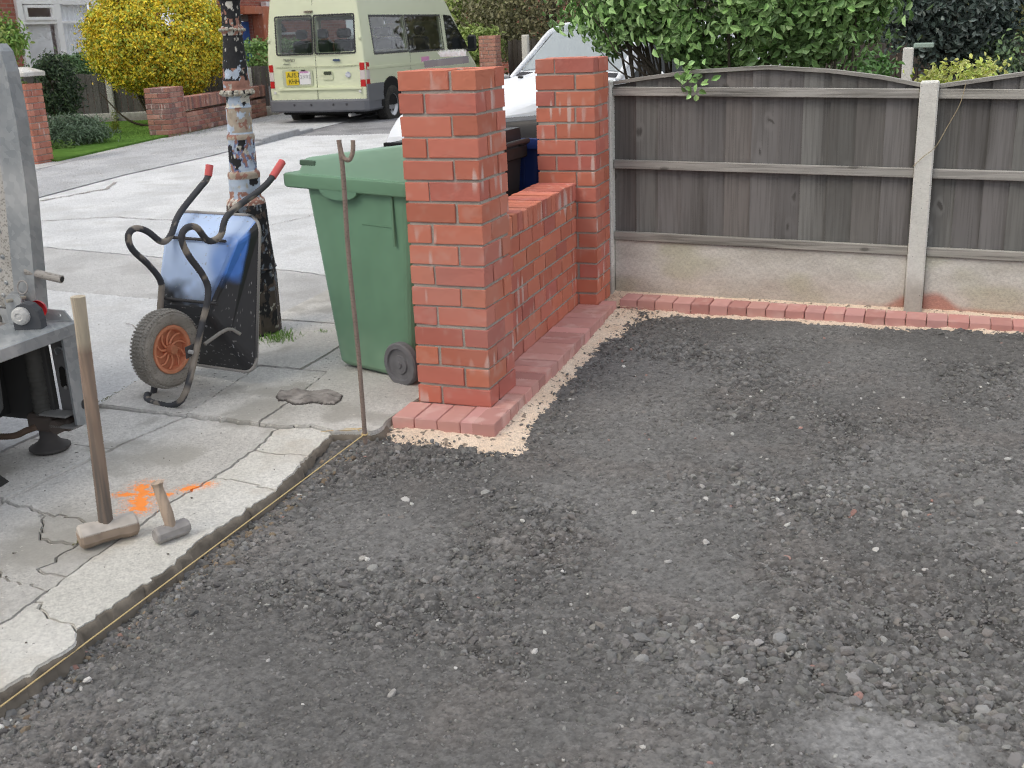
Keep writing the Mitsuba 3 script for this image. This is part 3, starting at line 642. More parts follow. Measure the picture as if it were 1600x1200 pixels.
k = put("string_line", cat(tube(sl, .0023, 6, 4), tube(loop, .0024, 6, 1), tube(tail, .002, 6, 5), tube(tail2, .0015, 6, 4)), "mat_plain", (.62, .47, .24), True)
lab(k, "tan builder's string stretched taut along the pavement edge and tied to the rod", "string")

# ================================================================== HAMMERS
def dirt(c, amp=.5, sc=18, seed=0):
    c = np.asarray(c, float)
    return lambda v, n: c * (1 - amp / 2 + amp * meshkit.fbm(v * sc, 3, seed))[:, None]
SZ = -.022
hp = [(-.741, -1.475, .03), (-.738, -1.475, .06), (-.730, -1.473, .25), (-.722, -1.47, .5), (-.714, -1.468, .70), (-.712, -1.467, .785)]
put("sledgehammer__handle", tube(hp, [.021, .0225, .022, .0205, .020, .0215], 14, 6), "mat_wood", lambda v, n: np.where(v[:, 2:] > .62, [.46, .40, .31], [.30, .22, .17]) * (.65 + .7 * meshkit.fbm(v * [60, 60, 8], 3, 2))[:, None], 50)
hd = np.array([.58, .815, 0]); hd /= np.linalg.norm(hd); hs = np.array([-hd[1], hd[0], 0])
prof = [(0, -.092), (.030, -.092), (.039, -.084), (.040, -.06), (.036, -.03), (.036, .03), (.040, .06), (.039, .084), (.030, .092), (0, .092)]
HC = np.array([-.735, -1.475, SZ + .041])
hm = lathe(prof, 8, (0, 0, 0), hd); Rr = None
a_ = math.pi / 8
m = lathe(prof, 8); m = xf(m, rotz(a_)); m = xf(m, np.column_stack([hs, [0, 0, 1.0], hd]), HC)
put("sledgehammer__head", refine(m, .012), "mat_plain", lambda v, n: np.where((v[:, 2:] - SZ) > .052, [.50, .46, .42], [.30, .235, .185]) * (.7 + .6 * meshkit.fbm(v * 40, 3, 4))[:, None], 35)
lab("sledgehammer", "long handled sledgehammer standing on its head on the pale edging slab", "sledgehammer")
CC = np.array([-.548, -1.40, SZ + .028])
cd = np.array([.42, .905, 0]); cs = np.array([-cd[1], cd[0], 0])
prof = [(0, -.058), (.022, -.058), (.027, -.052), (.026, 0), (.027, .052), (.022, .058), (0, .058)]
m = lathe(prof, 8); m = xf(m, rotz(a_)); m = xf(m, np.column_stack([cs, [0, 0, 1.0], cd]), CC)
put("club_hammer__head", refine(m, .01), "mat_plain", lambda v, n: np.array([.30, .285, .275]) * (.65 + .7 * meshkit.fbm(v * 50, 3, 6))[:, None], False)
put("club_hammer__handle", tube([CC + [0, 0, .01], CC + [-.008, 0.0, .06], CC + [-.02, .003, .10], CC + [-.033, .005, .145], CC + [-.035, .005, .162]], [.017, .0195, .018, .016, .0205], 12, 6), "mat_wood", lambda v, n: np.array([.46, .36, .28]) * (.7 + .6 * meshkit.fbm(v * [50, 50, 14], 3, 7))[:, None], 50)
lab("club_hammer", "short club hammer standing on its head next to the orange paint mark", "hammer")

# ================================================================== RAG, TUFTS
rag_o = Polygon([(-0.985, -0.081), (-1.01, -0.013), (-0.962, -0.011), (-0.963, 0.045), (-0.921, 0.018), (-0.882, 0.009), (-0.83, 0.031), (-0.797, 0.058), (-0.744, 0.034), (-0.7, -0.0), (-0.678, -0.058), (-0.679, -0.111), (-0.718, -0.12), (-0.78, -0.11), (-0.822, -0.147), (-0.855, -0.155), (-0.914, -0.117), (-0.944, -0.125)]).buffer(.004)
from shapely import contains_xy, distance as sdistance, points as spoints
rx0, ry0, rx1, ry1 = rag_o.bounds
X, Y = np.meshgrid(np.arange(rx0, rx1, .0045), np.arange(ry0, ry1, .0045), indexing="ij")
inside = contains_xy(rag_o, X.ravel(), Y.ravel()); dedge = sdistance(rag_o.exterior, spoints(X.ravel(), Y.ravel())) * np.where(inside, 1, 0)
qr = np.c_[X.ravel() * 22, Y.ravel() * 30, X.ravel() * 0]
fr_ = meshkit.fbm(qr, 4, 8)
rz = -.012 + .012 * np.minimum(dedge / .008, 1) ** .5 + .045 * np.clip(fr_ - .42, 0, 1) * np.minimum(dedge / .03, 1)
gm = grid_mesh(np.stack([X, Y, np.where(inside, rz, -.03).reshape(X.shape)], -1))
gm.update_faces(inside[gm.faces].any(1)); gm.remove_unreferenced_vertices()
k = put("rag", gm, "mat_flat", lambda v, n: np.array([.33, .31, .29]) * (.15 + 1.3 * meshkit.fbm(v * [24, 32, 30], 4, 9))[:, None] * np.where(v[:, 2:] < -.002, .35, 1), True)
lab(k, "crumpled dirty grey rag lying flat on the pavement flags", "rag")
def tuft(pos, N, h, spread, seed, col):
    rng = np.random.default_rng(seed); M = []
    for i in range(N):
        b = np.array(pos) + [*rng.normal(0, spread, 2), 0]; d = rng.normal(0, .5, 2)
        e = b + np.array([d[0] * h, d[1] * h, h * rng.uniform(.5, 1.1)]); s = np.array([-d[1], d[0], 0]); s = s / (np.linalg.norm(s) + 1e-6) * .0022
        M.append((np.array([b - s, b + s, (b + e) / 2 + s * .8 + [0, 0, h * .15], (b + e) / 2 - s * .8 + [0, 0, h * .15], e]), i))
    V = np.vstack([a for a, _ in M]); F = np.vstack([np.array([[0, 1, 2], [0, 2, 3], [3, 2, 4]]) + 5 * i for _, i in M])
    return trimesh.Trimesh(V, F, process=False)
G = (.13, .25, .045)
k = put("grass_tuft", tuft((-1.53, .80, -.025), 260, .045, .055, 1, G), "mat_flat", G); lab(k, "bright green grass tuft at the foot of the lamp post", "grass tuft", kind="stuff")
k = put("grass_tuft", tuft((-1.36, .98, -.022), 40, .02, .02, 2, G), "mat_flat", G); lab(k, "small grass tuft in a pavement joint left of the green bin", "grass tuft", kind="stuff")
ms = []
rgm = np.random.default_rng(40)
for pth, w in (([(-1.36, .34), (-1.18, .335)], .02), ([(-1.0, .33), (-.94, .34)], .012), ([(-1.76, -.30), (-1.79, .0)], .01), ([(-.5, .02), (-.40, .16)], .035), ([(-.84, -1.40), (-.83, -1.52)], .006)):
    for i in range(90):
        t = rgm.uniform(); p = np.array(pth[0]) * (1 - t) + np.array(pth[1]) * t + rgm.normal(0, w, 2)
        s = rgm.uniform(.0015, .004); ic = trimesh.creation.icosphere(subdivisions=0, radius=1.0)
        ms.append(xf(ic, np.diag([s * 1.4, s * 1.4, s * .5]), (p[0], p[1], -.022)))
k = put("moss", cat(ms), "mat_grit", (.14, .145, .06)); lab(k, "olive moss crumbs along the pavement joints", "moss", kind="stuff")
crumbs = []
for i in range(60):
    p = np.array([rgm.uniform(-1.7, -.45), rgm.uniform(-2.4, 1.2)]); s = rgm.uniform(.0015, .0042)
    ic = trimesh.creation.icosphere(subdivisions=0, radius=1.0); crumbs.append(xf(ic, np.diag([s * 1.3, s, s * .7]) @ rotz(i), (p[0], p[1], -.019)))
for i in range(14):
    p = np.array([-.66, -.01]) + rgm.normal(0, .025, 2); s = rgm.uniform(.004, .012); crumbs.append(xf(trimesh.creation.icosphere(subdivisions=0, radius=1.0), np.diag([s * 1.3, s, s * .7]) @ rotz(i), (p[0], p[1], -.019)))
k = put("soil_crumb", cat(crumbs), "mat_stone", (.12, .11, .10)); lab(k, "dark soil crumbs scattered on the pavement", "soil crumbs", kind="stuff")

# ================================================================== WHEELIE BINS
def bin_parts(key, o, ang, D0, D1, Wb, Wt, H, body, lidc, lidh=.12, handle=True, wheel=True):
    """local x: from the lid's open edge to the wheels, local y: across"""
    R = rotz(ang); P = lambda m: xf(m, R, o)
    def ring(x0, x1, w, z, rad=.04):
        q = sbox(x0, -w / 2, x1, w / 2).buffer(-rad).buffer(rad, quad_segs=4)
        c = np.array(q.exterior.coords)[:-1]
        c = c if q.exterior.is_ccw else c[::-1]
        return np.c_[c, np.full(len(c), z)]
    x0b, x1b, x0t, x1t = 0.0, D0, -.10, D1
    secs = []
    for t in (0, .02, .1, .5, .9, .985, 1):
        k = -.012 if t == 0 else 0
        secs.append(ring(x0b + (x0t - x0b) * t - k, x1b + (x1t - x1b) * t + k, Wb + (Wt - Wb) * t + 2 * k, .02 + (H - .02) * t))
    bc = np.asarray(body)
    wear = lambda v, n: bc * (.80 + .26 * meshkit.fbm(v * 5, 3, 1) + .16 * meshkit.fbm(v * [26, 26, 2.5], 3, 5))[:, None] + np.clip(.22 - v[:, 2:], 0, .2) * np.array([.55, .5, .42]) * meshkit.fbm(v * 12, 3, 2)[:, None]
    put(f"{key}__body", P(refine(loft(secs), .05)), "mat_plastic", wear, 35)
    put(f"{key}__strap", P(cbox((D1 - .11, -Wt / 2 - .004, H - .16), (.014, .008, .24), .002)), "mat_plastic", bc * .9)
    for zz in (H * .78,): put(f"{key}__moulding_line", P(cbox((D1 - .22, -Wb / 2 - (Wt - Wb) / 2 * zz / H - .001, zz), (.20, .004, .004), .001)), "mat_plastic", bc * .8)
    # rim: overhanging lip
    r0, r1 = x0t - .125, x1t + .02
    lip = loft([ring(r0 + .012, r1, Wt + .05, H - .062), ring(r0, r1, Wt + .06, H - .055), ring(r0, r1, Wt + .06, H - .006), ring(r0 + .006, r1, Wt + .05, H)])
    put(f"{key}__rim", P(lip), "mat_plastic", bc * .97, 35)
    for s in (-1, 1):
        a = np.linspace(0, math.pi, 12); xm = x0t + .27
        tab = prism([(xm + .125 * math.cos(q), H - .058 - .042 * math.sin(q)) for q in a], .012, (0, s * (Wt / 2 + .022) + .006, 0), (1, 0, 0), (0, 0, 1))
        put(f"{key}__lip_tab", P(tab), "mat_plastic", bc * .95)
    # domed lid
    secs = []
    for t, zz, ins in ((0, H, .0), (.15, H + .012, .004), (.55, 0, .02), (.85, 1, .035), (1, 2, .06)):
        a = ring(x0t - .045 + ins, x1t - .0, Wt + .0 - ins * 1.2, 0, .035)
        f = np.clip((a[:, 0] - x0t) / (x1t - x0t), 0, 1)
        top = H + .05 + lidh * np.minimum(1, .2 + f * 1.0)
        a[:, 2] = zz if t <= .15 else H + .01 + (top - H - .01) * {0: .60, 1: .95, 2: 1.0}[zz]
        secs.append(a)
    put(f"{key}__lid", P(loft(secs)), "mat_plastic", np.asarray(lidc), 35)
    hb = bx(x0t - .02, x0t + .09, -Wt / 2 + .006, -Wt / 2 + .03, H + .038, H + .062, .004)
    put(f"{key}__lid_grip", P(hb), "mat_plain", np.asarray(lidc) * .35)
    if handle:
        put(f"{key}__handle", P(tube([(x1t + .0, -Wt / 2 + .06, H + .005), (x1t + .05, -Wt / 2 + .06, H + .03), (x1t + .055, 0, H + .035), (x1t + .05, Wt / 2 - .06, H + .03), (x1t, Wt / 2 - .06, H + .005)], .014, 10, 5)), "mat_plastic", bc, True)
    if wheel:
        for s in (-1, 1):
            wc = np.array([D0 - .03, s * (Wb / 2 + .025), .10])
            k = f"{key}__wheel"
            k = put(k, P(lathe([(.0, -.022), (.095, -.022), (.101, -.014), (.101, .014), (.095, .022), (.075, .022), (.071, .012), (.045, .010), (.042, .017), (.016, .017), (.013, .024), (0, .024)], 40, wc, (0, s, 0))), "mat_plain", lambda v, n: np.array([.15, .15, .16]) * (.7 + .6 * meshkit.fbm(v * 30, 3, 3))[:, None], 30)
        put(f"{key}__axle", P(tube([(D0 - .03, -Wb / 2, .10), (D0 - .03, Wb / 2, .10)], .011, 8, 1)), "mat_plain", (.2, .2, .2))
BO = np.array([-.96, .408, -.02])
ba = math.radians(-20); bn = np.array([-math.sin(ba), math.cos(ba), 0])
bin_parts("wheelie_bin", BO + bn * .235, ba, .50, .60, .43, .50, .92, (.145, .275, .18), (.215, .36, .26), .10)
lab("wheelie_bin", "green wheelie bin standing on the pavement against the nearer brick pillar", "wheelie bin")
bin_parts("wheelie_bin_001", np.array([-.985, 1.62, -.02]), math.radians(-3), .42, .48, .42, .52, .90, (.03, .03, .032), (.035, .035, .038), .05)
put("wheelie_bin_001__sticker", prism([(.02 * math.cos(a), .034 * math.sin(a)) for a in np.linspace(0, 2 * math.pi, 14)[:-1]], .002, (-.632, 1.345, .66), (1, 0, 0), (0, 0, 1)), "mat_plain", (.75, .6, .62))
lab("wheelie_bin_001", "black wheelie bin with a white sticker behind the low brick wall", "wheelie bin")
bin_parts("wheelie_bin_002", np.array([-.88, 2.20, -.02]), math.radians(-3), .42, .48, .42, .50, .93, (.02, .045, .20), (.03, .03, .034), .05)
lab("wheelie_bin_002", "dark blue wheelie bin partly hidden by the farther brick pillar", "wheelie bin")

# ================================================================== WHEELBARROW stood on its nose
phi = math.radians(-8)
WA = np.array([math.cos(phi), math.sin(phi), 0]); WN = np.array([math.sin(phi), -math.cos(phi), 0])
WO = np.array([-1.11513532, -.0843797, 0.0])
W_ = lambda s, n, z: WO + WA * s + WN * n + np.array([0, 0, z])
blk = np.array([.055, .056, .06])
prL = [(.13, .004), (.02, .388), (.005, .474), (.058, .558), (.14, .646), (.15, .709), (.106, .732), (.042, .708), (-.034, .648), (-.092, .667), (-.16, .752), (-.315, .855), (-.372, .897), (-.39, .945)]
prR = [(.236, .066), (.105, .306), (.036, .446), (.05, .529), (.124, .639), (.148, .714), (.115, .749), (.056, .743), (-.004, .675), (-.082, .684), (-.145, .766), (-.362, .84), (-.46, .888), (-.54, .949)]
tubecol = lambda v, n: np.where((meshkit.fbm(v * 16, 3, 2) > .56)[:, None], [.25, .22, .19], [.06, .062, .07]) * (.8 + .4 * meshkit.fbm(v * 60, 2, 3))[:, None]
loopn = [W_(-.455, .13, .02), W_(-.44, .19, -.004), W_(-.38, .235, -.012), W_(-.30, .25, -.012), W_(-.22, .25, -.006), W_(-.16, .245, .03)]
path = [W_(-.455, n, z) for n, z in prL[:-2][::-1]] + loopn[1:-1] + [W_(-.145, n, z) for n, z in prR[:-2]]
put("wheelbarrow__frame", tube(path, .0145, 12, 7), "mat_plain", tubecol, 50)
for S, p in ((-.455, prL), (-.145, prR)):
    put("wheelbarrow__grip", tube([W_(S, *p[-2]), (W_(S, *p[-2]) + W_(S, *p[-1])) / 2, W_(S, *p[-1])], .0175, 14, 4), "mat_plain", (.62, .13, .13), 50)
    put("wheelbarrow__handle_end", tube([W_(S, *p[-3]), W_(S, (p[-3][0] + p[-2][0]) / 2 - .008, (p[-3][1] + p[-2][1]) / 2), W_(S, *p[-2])], .0145, 12, 4), "mat_plain", tubecol, 50)
# tray: rim, sloped sides, flat bottom turned towards the street corner
def rrect(s0, s1, z0, z1, nfun, rad, tap=0):
    q = sbox(s0, z0, s1, z1).buffer(-rad).buffer(rad, quad_segs=5)
    c = np.array(q.exterior.coords)[:-1]; return np.array([W_(s + tap * (s - s0) / (s1 - s0) * np.clip((z - .385) / .275, 0, 1), nfun(z), z) for s, z in c])
nr = lambda z: -.125 - .20 * (z - .06); nb = lambda z: -.018 - .38 * (z - .40)
RIM = (-.575, -.065, .05, .745)
secs = [rrect(*RIM, nr, .07)]
for t in (.06, .5, .9, .97, 1.0):
    e = min(t, .97)
    k = .02 * max(0, (t - .9) / .1)
    secs.append(rrect(RIM[0] + .055 * e + k, RIM[1] - .135 * e - k, RIM[2] + .31 * e + k, RIM[3] - .085 * e - k, lambda z, t=t: nr(z) * (1 - t) + nb(z) * t, .07 - .045 * t, .115 * e))
def traycol(v, n):
    q = (v - WO) @ WA; z = v[:, 2]; f = meshkit.fbm(v * 8, 3, 4); g = meshkit.fbm(v * [4, 4, 2.2], 3, 9)
    k_ = np.array([.030, .031, .035])
    pe = -.200 + .115 * np.clip((z - .385) / .275, 0, 1)                     # right edge of the flat bottom
    pale = np.clip((pe - q + .004) / .012, 0, 1)[:, None]
    sheen = np.clip((g - .36) / .2, 0, 1)[:, None]  # glossy sheen of the panel painted into the blue as paler areas
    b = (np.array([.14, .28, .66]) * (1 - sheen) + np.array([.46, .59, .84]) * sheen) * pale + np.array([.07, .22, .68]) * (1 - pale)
    dn = (v - WO) @ WN
    wall = np.clip((dn - (nr(z) + .40 * (nb(z) - nr(z))) + (f - .5) * .03) / .02, 0, 1)
    up = np.where(q > pe, wall * np.clip((z - .44 + (f - .5) * .12) / .05, 0, 1), np.clip((z - .405 + (f - .5) * .16) / .06, 0, 1))
    up = np.where(z > .69, np.maximum(up, np.clip((pe - .06 - q) / .05, 0, 1)), up)[:, None]
    c = k_ * (1 - up) + b * up
    sc = (meshkit.noise(v * [150, 150, 22], 6) > .86) & (meshkit.fbm(v * 9, 2, 3) > .46)
    ds = (meshkit.noise(v * 120, 8) > .88) & (z < .42)
    c = np.where(sc[:, None], [.34, .35, .38], c); c = np.where(ds[:, None], [.25, .25, .25], c)
    return c * (.85 + .3 * f)[:, None]
tm = loft(secs, False); nsec = len(secs[0])
cen = secs[-1].mean(0)
tv = np.vstack([np.array(tm.vertices), cen]); base_i = nsec * 5
tm = trimesh.Trimesh(tv, np.vstack([tm.faces, [[base_i + j, base_i + (j + 1) % nsec, len(tv) - 1] for j in range(nsec)]]), process=False)
tm = trimesh.Trimesh(*trimesh.remesh.subdivide_to_size(tm.vertices, tm.faces, .009), process=True)
scene["mat_tray"] = {"type": "twosided", "a": bs(VC, .38, .5)}
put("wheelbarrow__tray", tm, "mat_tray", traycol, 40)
put("wheelbarrow__tray_rim", tube(np.vstack([secs[0], secs[0][:1]]) + WN * .002, .0075, 8, 1), "mat_plain", lambda v, n: np.where((meshkit.fbm(v * 12, 2, 3) > .45)[:, None], [.33, .32, .31], blk), True)
for z in (.655, .395):
    put("wheelbarrow__strap", tube([W_(-.46, nb(z) + .012, z), W_(-.14, nb(z) + .012, z)], .007, 8, 1), "mat_plain", blk)
# wheel
wc = W_(-.285, .185, .226); ax = WA
k = put("wheelbarrow__wheel", lathe([(.105, -.030), (.112, -.038), (.135, -.046), (.155, -.044), (.168, -.030), (.172, -.012), (.173, 0), (.172, .012), (.168, .030), (.155, .044), (.135, .046), (.112, .038), (.105, .030)], 72, wc, ax), "mat_grit", lambda v, n: np.array([.29, .272, .245]) * (.6 + .8 * meshkit.fbm(v * 28, 3, 5))[:, None], 40)
tr = []
ex = np.cross(ax, [0, 0, 1.0]); ez = np.array([0, 0, 1.0])
for i in range(64):
    a = 2 * math.pi * i / 64; rd_ = ex * math.cos(a) + ez * math.sin(a); tg = np.cross(ax, rd_)
    for w0, r_, ln in ((-.030, .1665, .020), (-.009, .1725, .018), (.012, .1725, .018), (.032, .1655, .020)):
        tr.append(cbox(wc + rd_ * r_ + ax * (w0 - .001), (.0095 if (i + int(w0 * 1000)) % 2 else .008, ln, .006), .0015, np.column_stack([tg, ax, rd_])))
put("wheelbarrow__wheel__tread", cat(tr), "mat_grit", (.30, .285, .26)); 
labels["wheelbarrow__wheel__tread"] = {"kind": "stuff"}
OR = np.array([.60, .24, .135])
put("wheelbarrow__wheel__rim", lathe([(.0, .006), (.018, .006), (.03, .004), (.086, .008), (.090, .036), (.097, .041), (.106, .041), (.108, .034), (.108, -.034), (.09, -.036), (.086, -.008), (0, -.006)], 56, wc, ax), "mat_plastic", lambda v, n: OR * (.8 + .35 * meshkit.fbm(v * 20, 2, 3))[:, None], 35)
for i in range(10):
    a = 2 * math.pi * i / 10; P_ = []
    for rr_, da in ((.02, 0), (.045, .12), (.068, .32), (.088, .55)):
        P_.append(wc + ax * (.014 + .012 * (rr_ / .09)) + (ex * math.cos(a + da) + ez * math.sin(a + da)) * rr_)
    put("wheelbarrow__wheel__spoke", tube(P_, [.006, .0045, .0045], 6, 4), "mat_plastic", OR * 1.05, True)
put("wheelbarrow__wheel__hub", lathe([(0, -.05), (.018, -.05), (.02, .05), (0.0, .05)], 16, wc, ax), "mat_plain", OR * .8)
for s in (-.155, -.43):
    side = 1 if s > -.3 else -1
    m = prism([(-.02, -.026), (.085, -.02), (.085, .02), (-.02, .026)], .006, wc + ax * (s + .285), -WN * .85 + np.array([0, 0, .1]), np.array([0, 0, 1.0]))
    put("wheelbarrow__axle_bracket", m, "mat_plain", (.06, .06, .065))
    put("wheelbarrow__axle_bolt", lathe([(0, -.014), (.009, -.014), (.009, .014), (0, .014)], 10, wc + ax * (s + .285 + .01 * side), ax), "mat_plain", (.4, .4, .4))
put("wheelbarrow__brace", tube([W_(-.15, .09, .235), W_(-.12, -.03, .275), W_(-.10, -.085, .24)], .008, 8, 3), "mat_plain", (.26, .25, .24))
lab("wheelbarrow", "worn blue and black wheelbarrow stood up on its nose before the lamp post", "wheelbarrow")

# ================================================================== LAMP POST
LC = np.array([-1.735, .88, 0])
k_ = 1.0
prof = [(.165, -.05), (.165, .10), (.160, .30), (.150, .335), (.138, .35), (.122, .50), (.118, .66), (.114, .69), (.112, .70), (.093, .715), (.092, .80), (.094, .815), (.096, .83), (.093, .842), (.081, .852), (.080, .90), (.078, 1.0), (.081, 1.012), (.082, 1.022), (.078, 1.034), (.073, 1.04), (.072, 1.10), (.073, 1.165), (.075, 1.168), (.075, 1.172), (.070, 1.175), (.066, 1.215), (.069, 1.222), (.088, 1.228), (.092, 1.238), (.089, 1.252), (.078, 1.258), (.076, 1.27), (.077, 1.29), (.066, 1.40), (.058, 1.495), (.0575, 1.50), (.055, 1.512), (.062, 1.535), (.067, 1.545), (.064, 1.556), (.055, 1.565), (.054, 1.66), (.058, 1.68), (.066, 1.69), (.066, 1.70), (.05, 1.71), (.046, 2.2), (.04, 3.2), (.035, 4.2), (0, 4.2)]
prof = [(r * (.92 if z < .66 else .87), z) for r, z in prof]
pp = [prof[0]]
for a, b in zip(prof[:-1], prof[1:]):
    n_ = max(1, int(abs(b[1] - a[1]) / (.004 if b[1] < 1.75 else .2)))
    for t in np.linspace(0, 1, n_ + 1)[1:]: pp.append((a[0] + (b[0] - a[0]) * t, a[1] + (b[1] - a[1]) * t))
def lampcol(v, n):
    z = v[:, 2]; f = meshkit.fbm(v * [26, 26, 15], 5, 11); g = meshkit.fbm(v * [44, 44, 24] + 9, 4, 12); h = meshkit.fbm(v * [60, 60, 40], 3, 13)
    th = np.arctan2(v[:, 1] - LC[1], v[:, 0] - LC[0])
    BL, LB, CR, RU, BU, TAN = [np.array(c) for c in ((.022, .023, .027), (.38, .48, .62), (.62, .60, .52), (.36, .15, .10), (.10, .17, .40), (.42, .34, .25))]
    c = np.tile(BL, (len(v), 1))
    def band(z0, z1, m, col): 
        k = (z >= z0) & (z < z1) & m; c[k] = col
    al = np.ones(len(v), bool)
    band(.0, .70, f > .57, LB * .35); band(.0, .70, g > .60, np.array([.10, .07, .055])); band(.0, .22, f > .42, np.array([.09, .07, .055]))
    band(.68, .76, al, RU * 1.1); band(.68, .78, h > .55, CR); band(.715, .81, f > .36, LB); band(.715, .75, g > .5, RU)
    band(.81, .85, al, TAN); band(.81, .85, g > .55, RU)
    band(.85, 1.01, f > .46, LB); band(.85, 1.01, g > .53, BU); band(.85, 1.01, g > .585, RU); band(.85, 1.01, h > .66, CR); band(.85, 1.0, f < .40, BL)
    band(1.01, 1.035, al, TAN); band(1.01, 1.06, g > .53, RU)
    band(1.035, 1.17, al, LB * 1.1); band(1.045, 1.168, (np.cos(th + 0.25) > .35) & (f > .42), TAN); band(1.03, 1.17, g > .64, RU)
    band(1.17, 1.225, f > .5, LB); band(1.17, 1.225, g > .56, CR)
    band(1.225, 1.258, h > .42, CR * .8); band(1.225, 1.258, g > .55, TAN)
    band(1.258, 1.30, al, RU * 1.1); band(1.258, 1.36, g > .50, RU); band(1.27, 1.40, f > .55, LB)
    band(1.52, 1.56, h > .45, CR * .75); band(1.52, 1.6, g > .57, RU); band(1.56, 1.68, f > .58, CR); band(1.6, 1.66, g > .62, RU)
    k = h > .71; c[k] = CR * .7
    c = .72 * c + .28 * c.mean(1, keepdims=True)
    return c * (.65 + .7 * meshkit.fbm(v * 30, 3, 17))[:, None]
def lean_(m): v = np.array(m.vertices); v[:, :2] += (.020 + .030 * v[:, 2:]) * np.array([.77, .64]); m.vertices = v; return m
rl = np.random.default_rng(50); beads = []
for zz, rr_ in ((1.240, .081), (1.545, .058), (1.247, .076)):
    for i in range(18):
        a = 2 * math.pi * i / 18; beads.append(xf(trimesh.creation.icosphere(subdivisions=1, radius=.010), np.diag([1, 1, .8]), LC + [rr_ * math.cos(a), rr_ * math.sin(a), zz + rl.normal(0, .002)]))
put("lamp_post__column", lean_(lathe([(r, z) for r, z in pp if z >= .34], 128, LC)), "mat_plain", lampcol, 50)
put("lamp_post__plinth", lean_(refine(lathe([(.140, -.05), (.138, .10), (.134, .30), (.125, .345)], 8, LC), .014)), "mat_plain", lampcol)
put("lamp_post__moulding", lean_(cat(beads)), "mat_grit", (.44, .42, .36)); labels["lamp_post__moulding"] = {"kind": "stuff"}
lab("lamp_post", "old cast iron lamp post with flaking black, blue and cream paint behind the wheelbarrow", "lamp post")

# ================================================================== TRAILER (rear corner, parked along the kerb)
G1 = (.5, .5, .5)
tk = "trailer"
put(f"{tk}__side_beam", bx(-1.60, -1.338, -3.4, -.802, .456, .505, .004), "mat_galv")
put(f"{tk}__deck", bx(-3.2, -1.602, -3.4, -.87, .47, .50, .004), "mat_wood", (.3, .28, .25))
put(f"{tk}__side_panel", prism([(-3.4, .45), (-.98, .45), (-1.0, .2), (-1.12, .10), (-1.3, .06), (-3.4, .06)], .012, (-1.60, 0, 0), (0, 1, 0), (0, 0, 1)), "mat_plain", dirt((.10, .10, .10), .6, 8))
put(f"{tk}__chassis", bx(-1.78, -1.70, -3.4, -.86, .12, .45, .006), "mat_plain", (.03, .03, .03))
put(f"{tk}__cross_member", bx(-3.2, -1.48, -.86, -.83, .10, .46, .004), "mat_plain", dirt((.06, .06, .06), .6, 10))
post_ = Polygon([(-.90, .456), (-.80, .456), (-.805, .14), (-.845, .10), (-.90, .115)]).difference(LineString([(-.845, .18), (-.845, .186)]).buffer(.017))
put(f"{tk}__corner_post", prism(post_, .010, (-1.352, 0, 0), (0, 1, 0), (0, 0, 1)), "mat_galv")
put(f"{tk}__corner_plate", prism([(-1.475, .456), (-1.353, .456), (-1.353, .10), (-1.46, .10), (-1.47, .13)], .008, (0, -.822, 0), (1, 0, 0), (0, 0, 1)), "mat_plain", dirt((.17, .17, .18), .5, 12))  # inner face of the post channel, its shade put into the dark grey
put(f"{tk}__painted_slot", prism(LineString([(-1.44, .25), (-1.438, .31)]).buffer(.014), .002, (0, -.8305, 0), (1, 0, 0), (0, 0, 1)), "mat_plain", (.02, .02, .02))  # dark oval laid on the plate, painting the shade inside a slot
put(f"{tk}__corner_foot", prism([(-1.47, .10), (-1.352, .10), (-1.352, .108), (-1.47, .108)], .08, (0, -.83, 0), (1, 0, 0), (0, 0, 1)), "mat_plain", (.2, .2, .2))
hk_ = [(-1.455 + .02, -.835, .375), (-1.43, -.845, .40), (-1.405, -.85, .41), (-1.385, -.842, .395), (-1.38, -.835, .37)]
m = loft([[p + np.array([0, -.016, 0]), p + np.array([0, .016, 0]), p + np.array([.004, .016, .005]), p + np.array([.004, -.016, .005])] for p in catmull(hk_, 5)])
put(f"{tk}__hook", m, "mat_galv")
for bxp in ((-1.40, .36), (-1.395, .29), (-1.39, .22), (-1.385, .14), (-1.43, .24)):
    put(f"{tk}__bolt", lathe([(0, 0), (.008, 0), (.008, .006), (0, .007)], 8, (bxp[0], -.832, bxp[1]), (0, -1, 0)), "mat_plain", (.3, .3, .3))
PC = np.array([-1.535, -.86, 0])
pf = [(.036, .44)]
for i in range(16): z = .42 - i * .018; pf += [(.038, z), (.0345, z - .005), (.0345, z - .009)]
pf += [(.036, .128)]
put(f"{tk}__prop_stand", lathe(pf[::-1], 20, PC), "mat_plain", dirt((.085, .083, .08), .5, 20), True)
put(f"{tk}__prop_stand__foot", lathe([(0, -.018), (.068, -.018), (.078, -.008), (.078, .0), (.066, .006), (.045, .018), (.033, .035), (.03, .08), (0, .08)], 32, PC), "mat_plain", dirt((.07, .068, .065), .5, 20), 40)
put(f"{tk}__prop_clamp", cat(cbox(PC + [-.0, -.005, .105], (.12, .075, .07), .012), cbox(PC + [.105, .0, .10], (.06, .05, .05), .01), lathe([(0, -.02), (.028, -.02), (.028, .02), (0, .02)], 16, PC + [.09, -.03, .10], (0, 1, 0))), "mat_plain", dirt((.10, .085, .075), .6, 25), 35)
put(f"{tk}__prop_bracket", cbox(PC + [.09, -.02, .148], (.13, .07, .008), .002), "mat_plain", (.24, .24, .24))
put(f"{tk}__prop_lever", tube([(-2.2, -.90, .03), (-1.85, -.905, .03), (-1.68, -.905, .04), (-1.60, -.90, .07), (-1.545, -.90, .09)], .013, 10, 5), "mat_plain", dirt((.15, .10, .075), .6, 25), True)
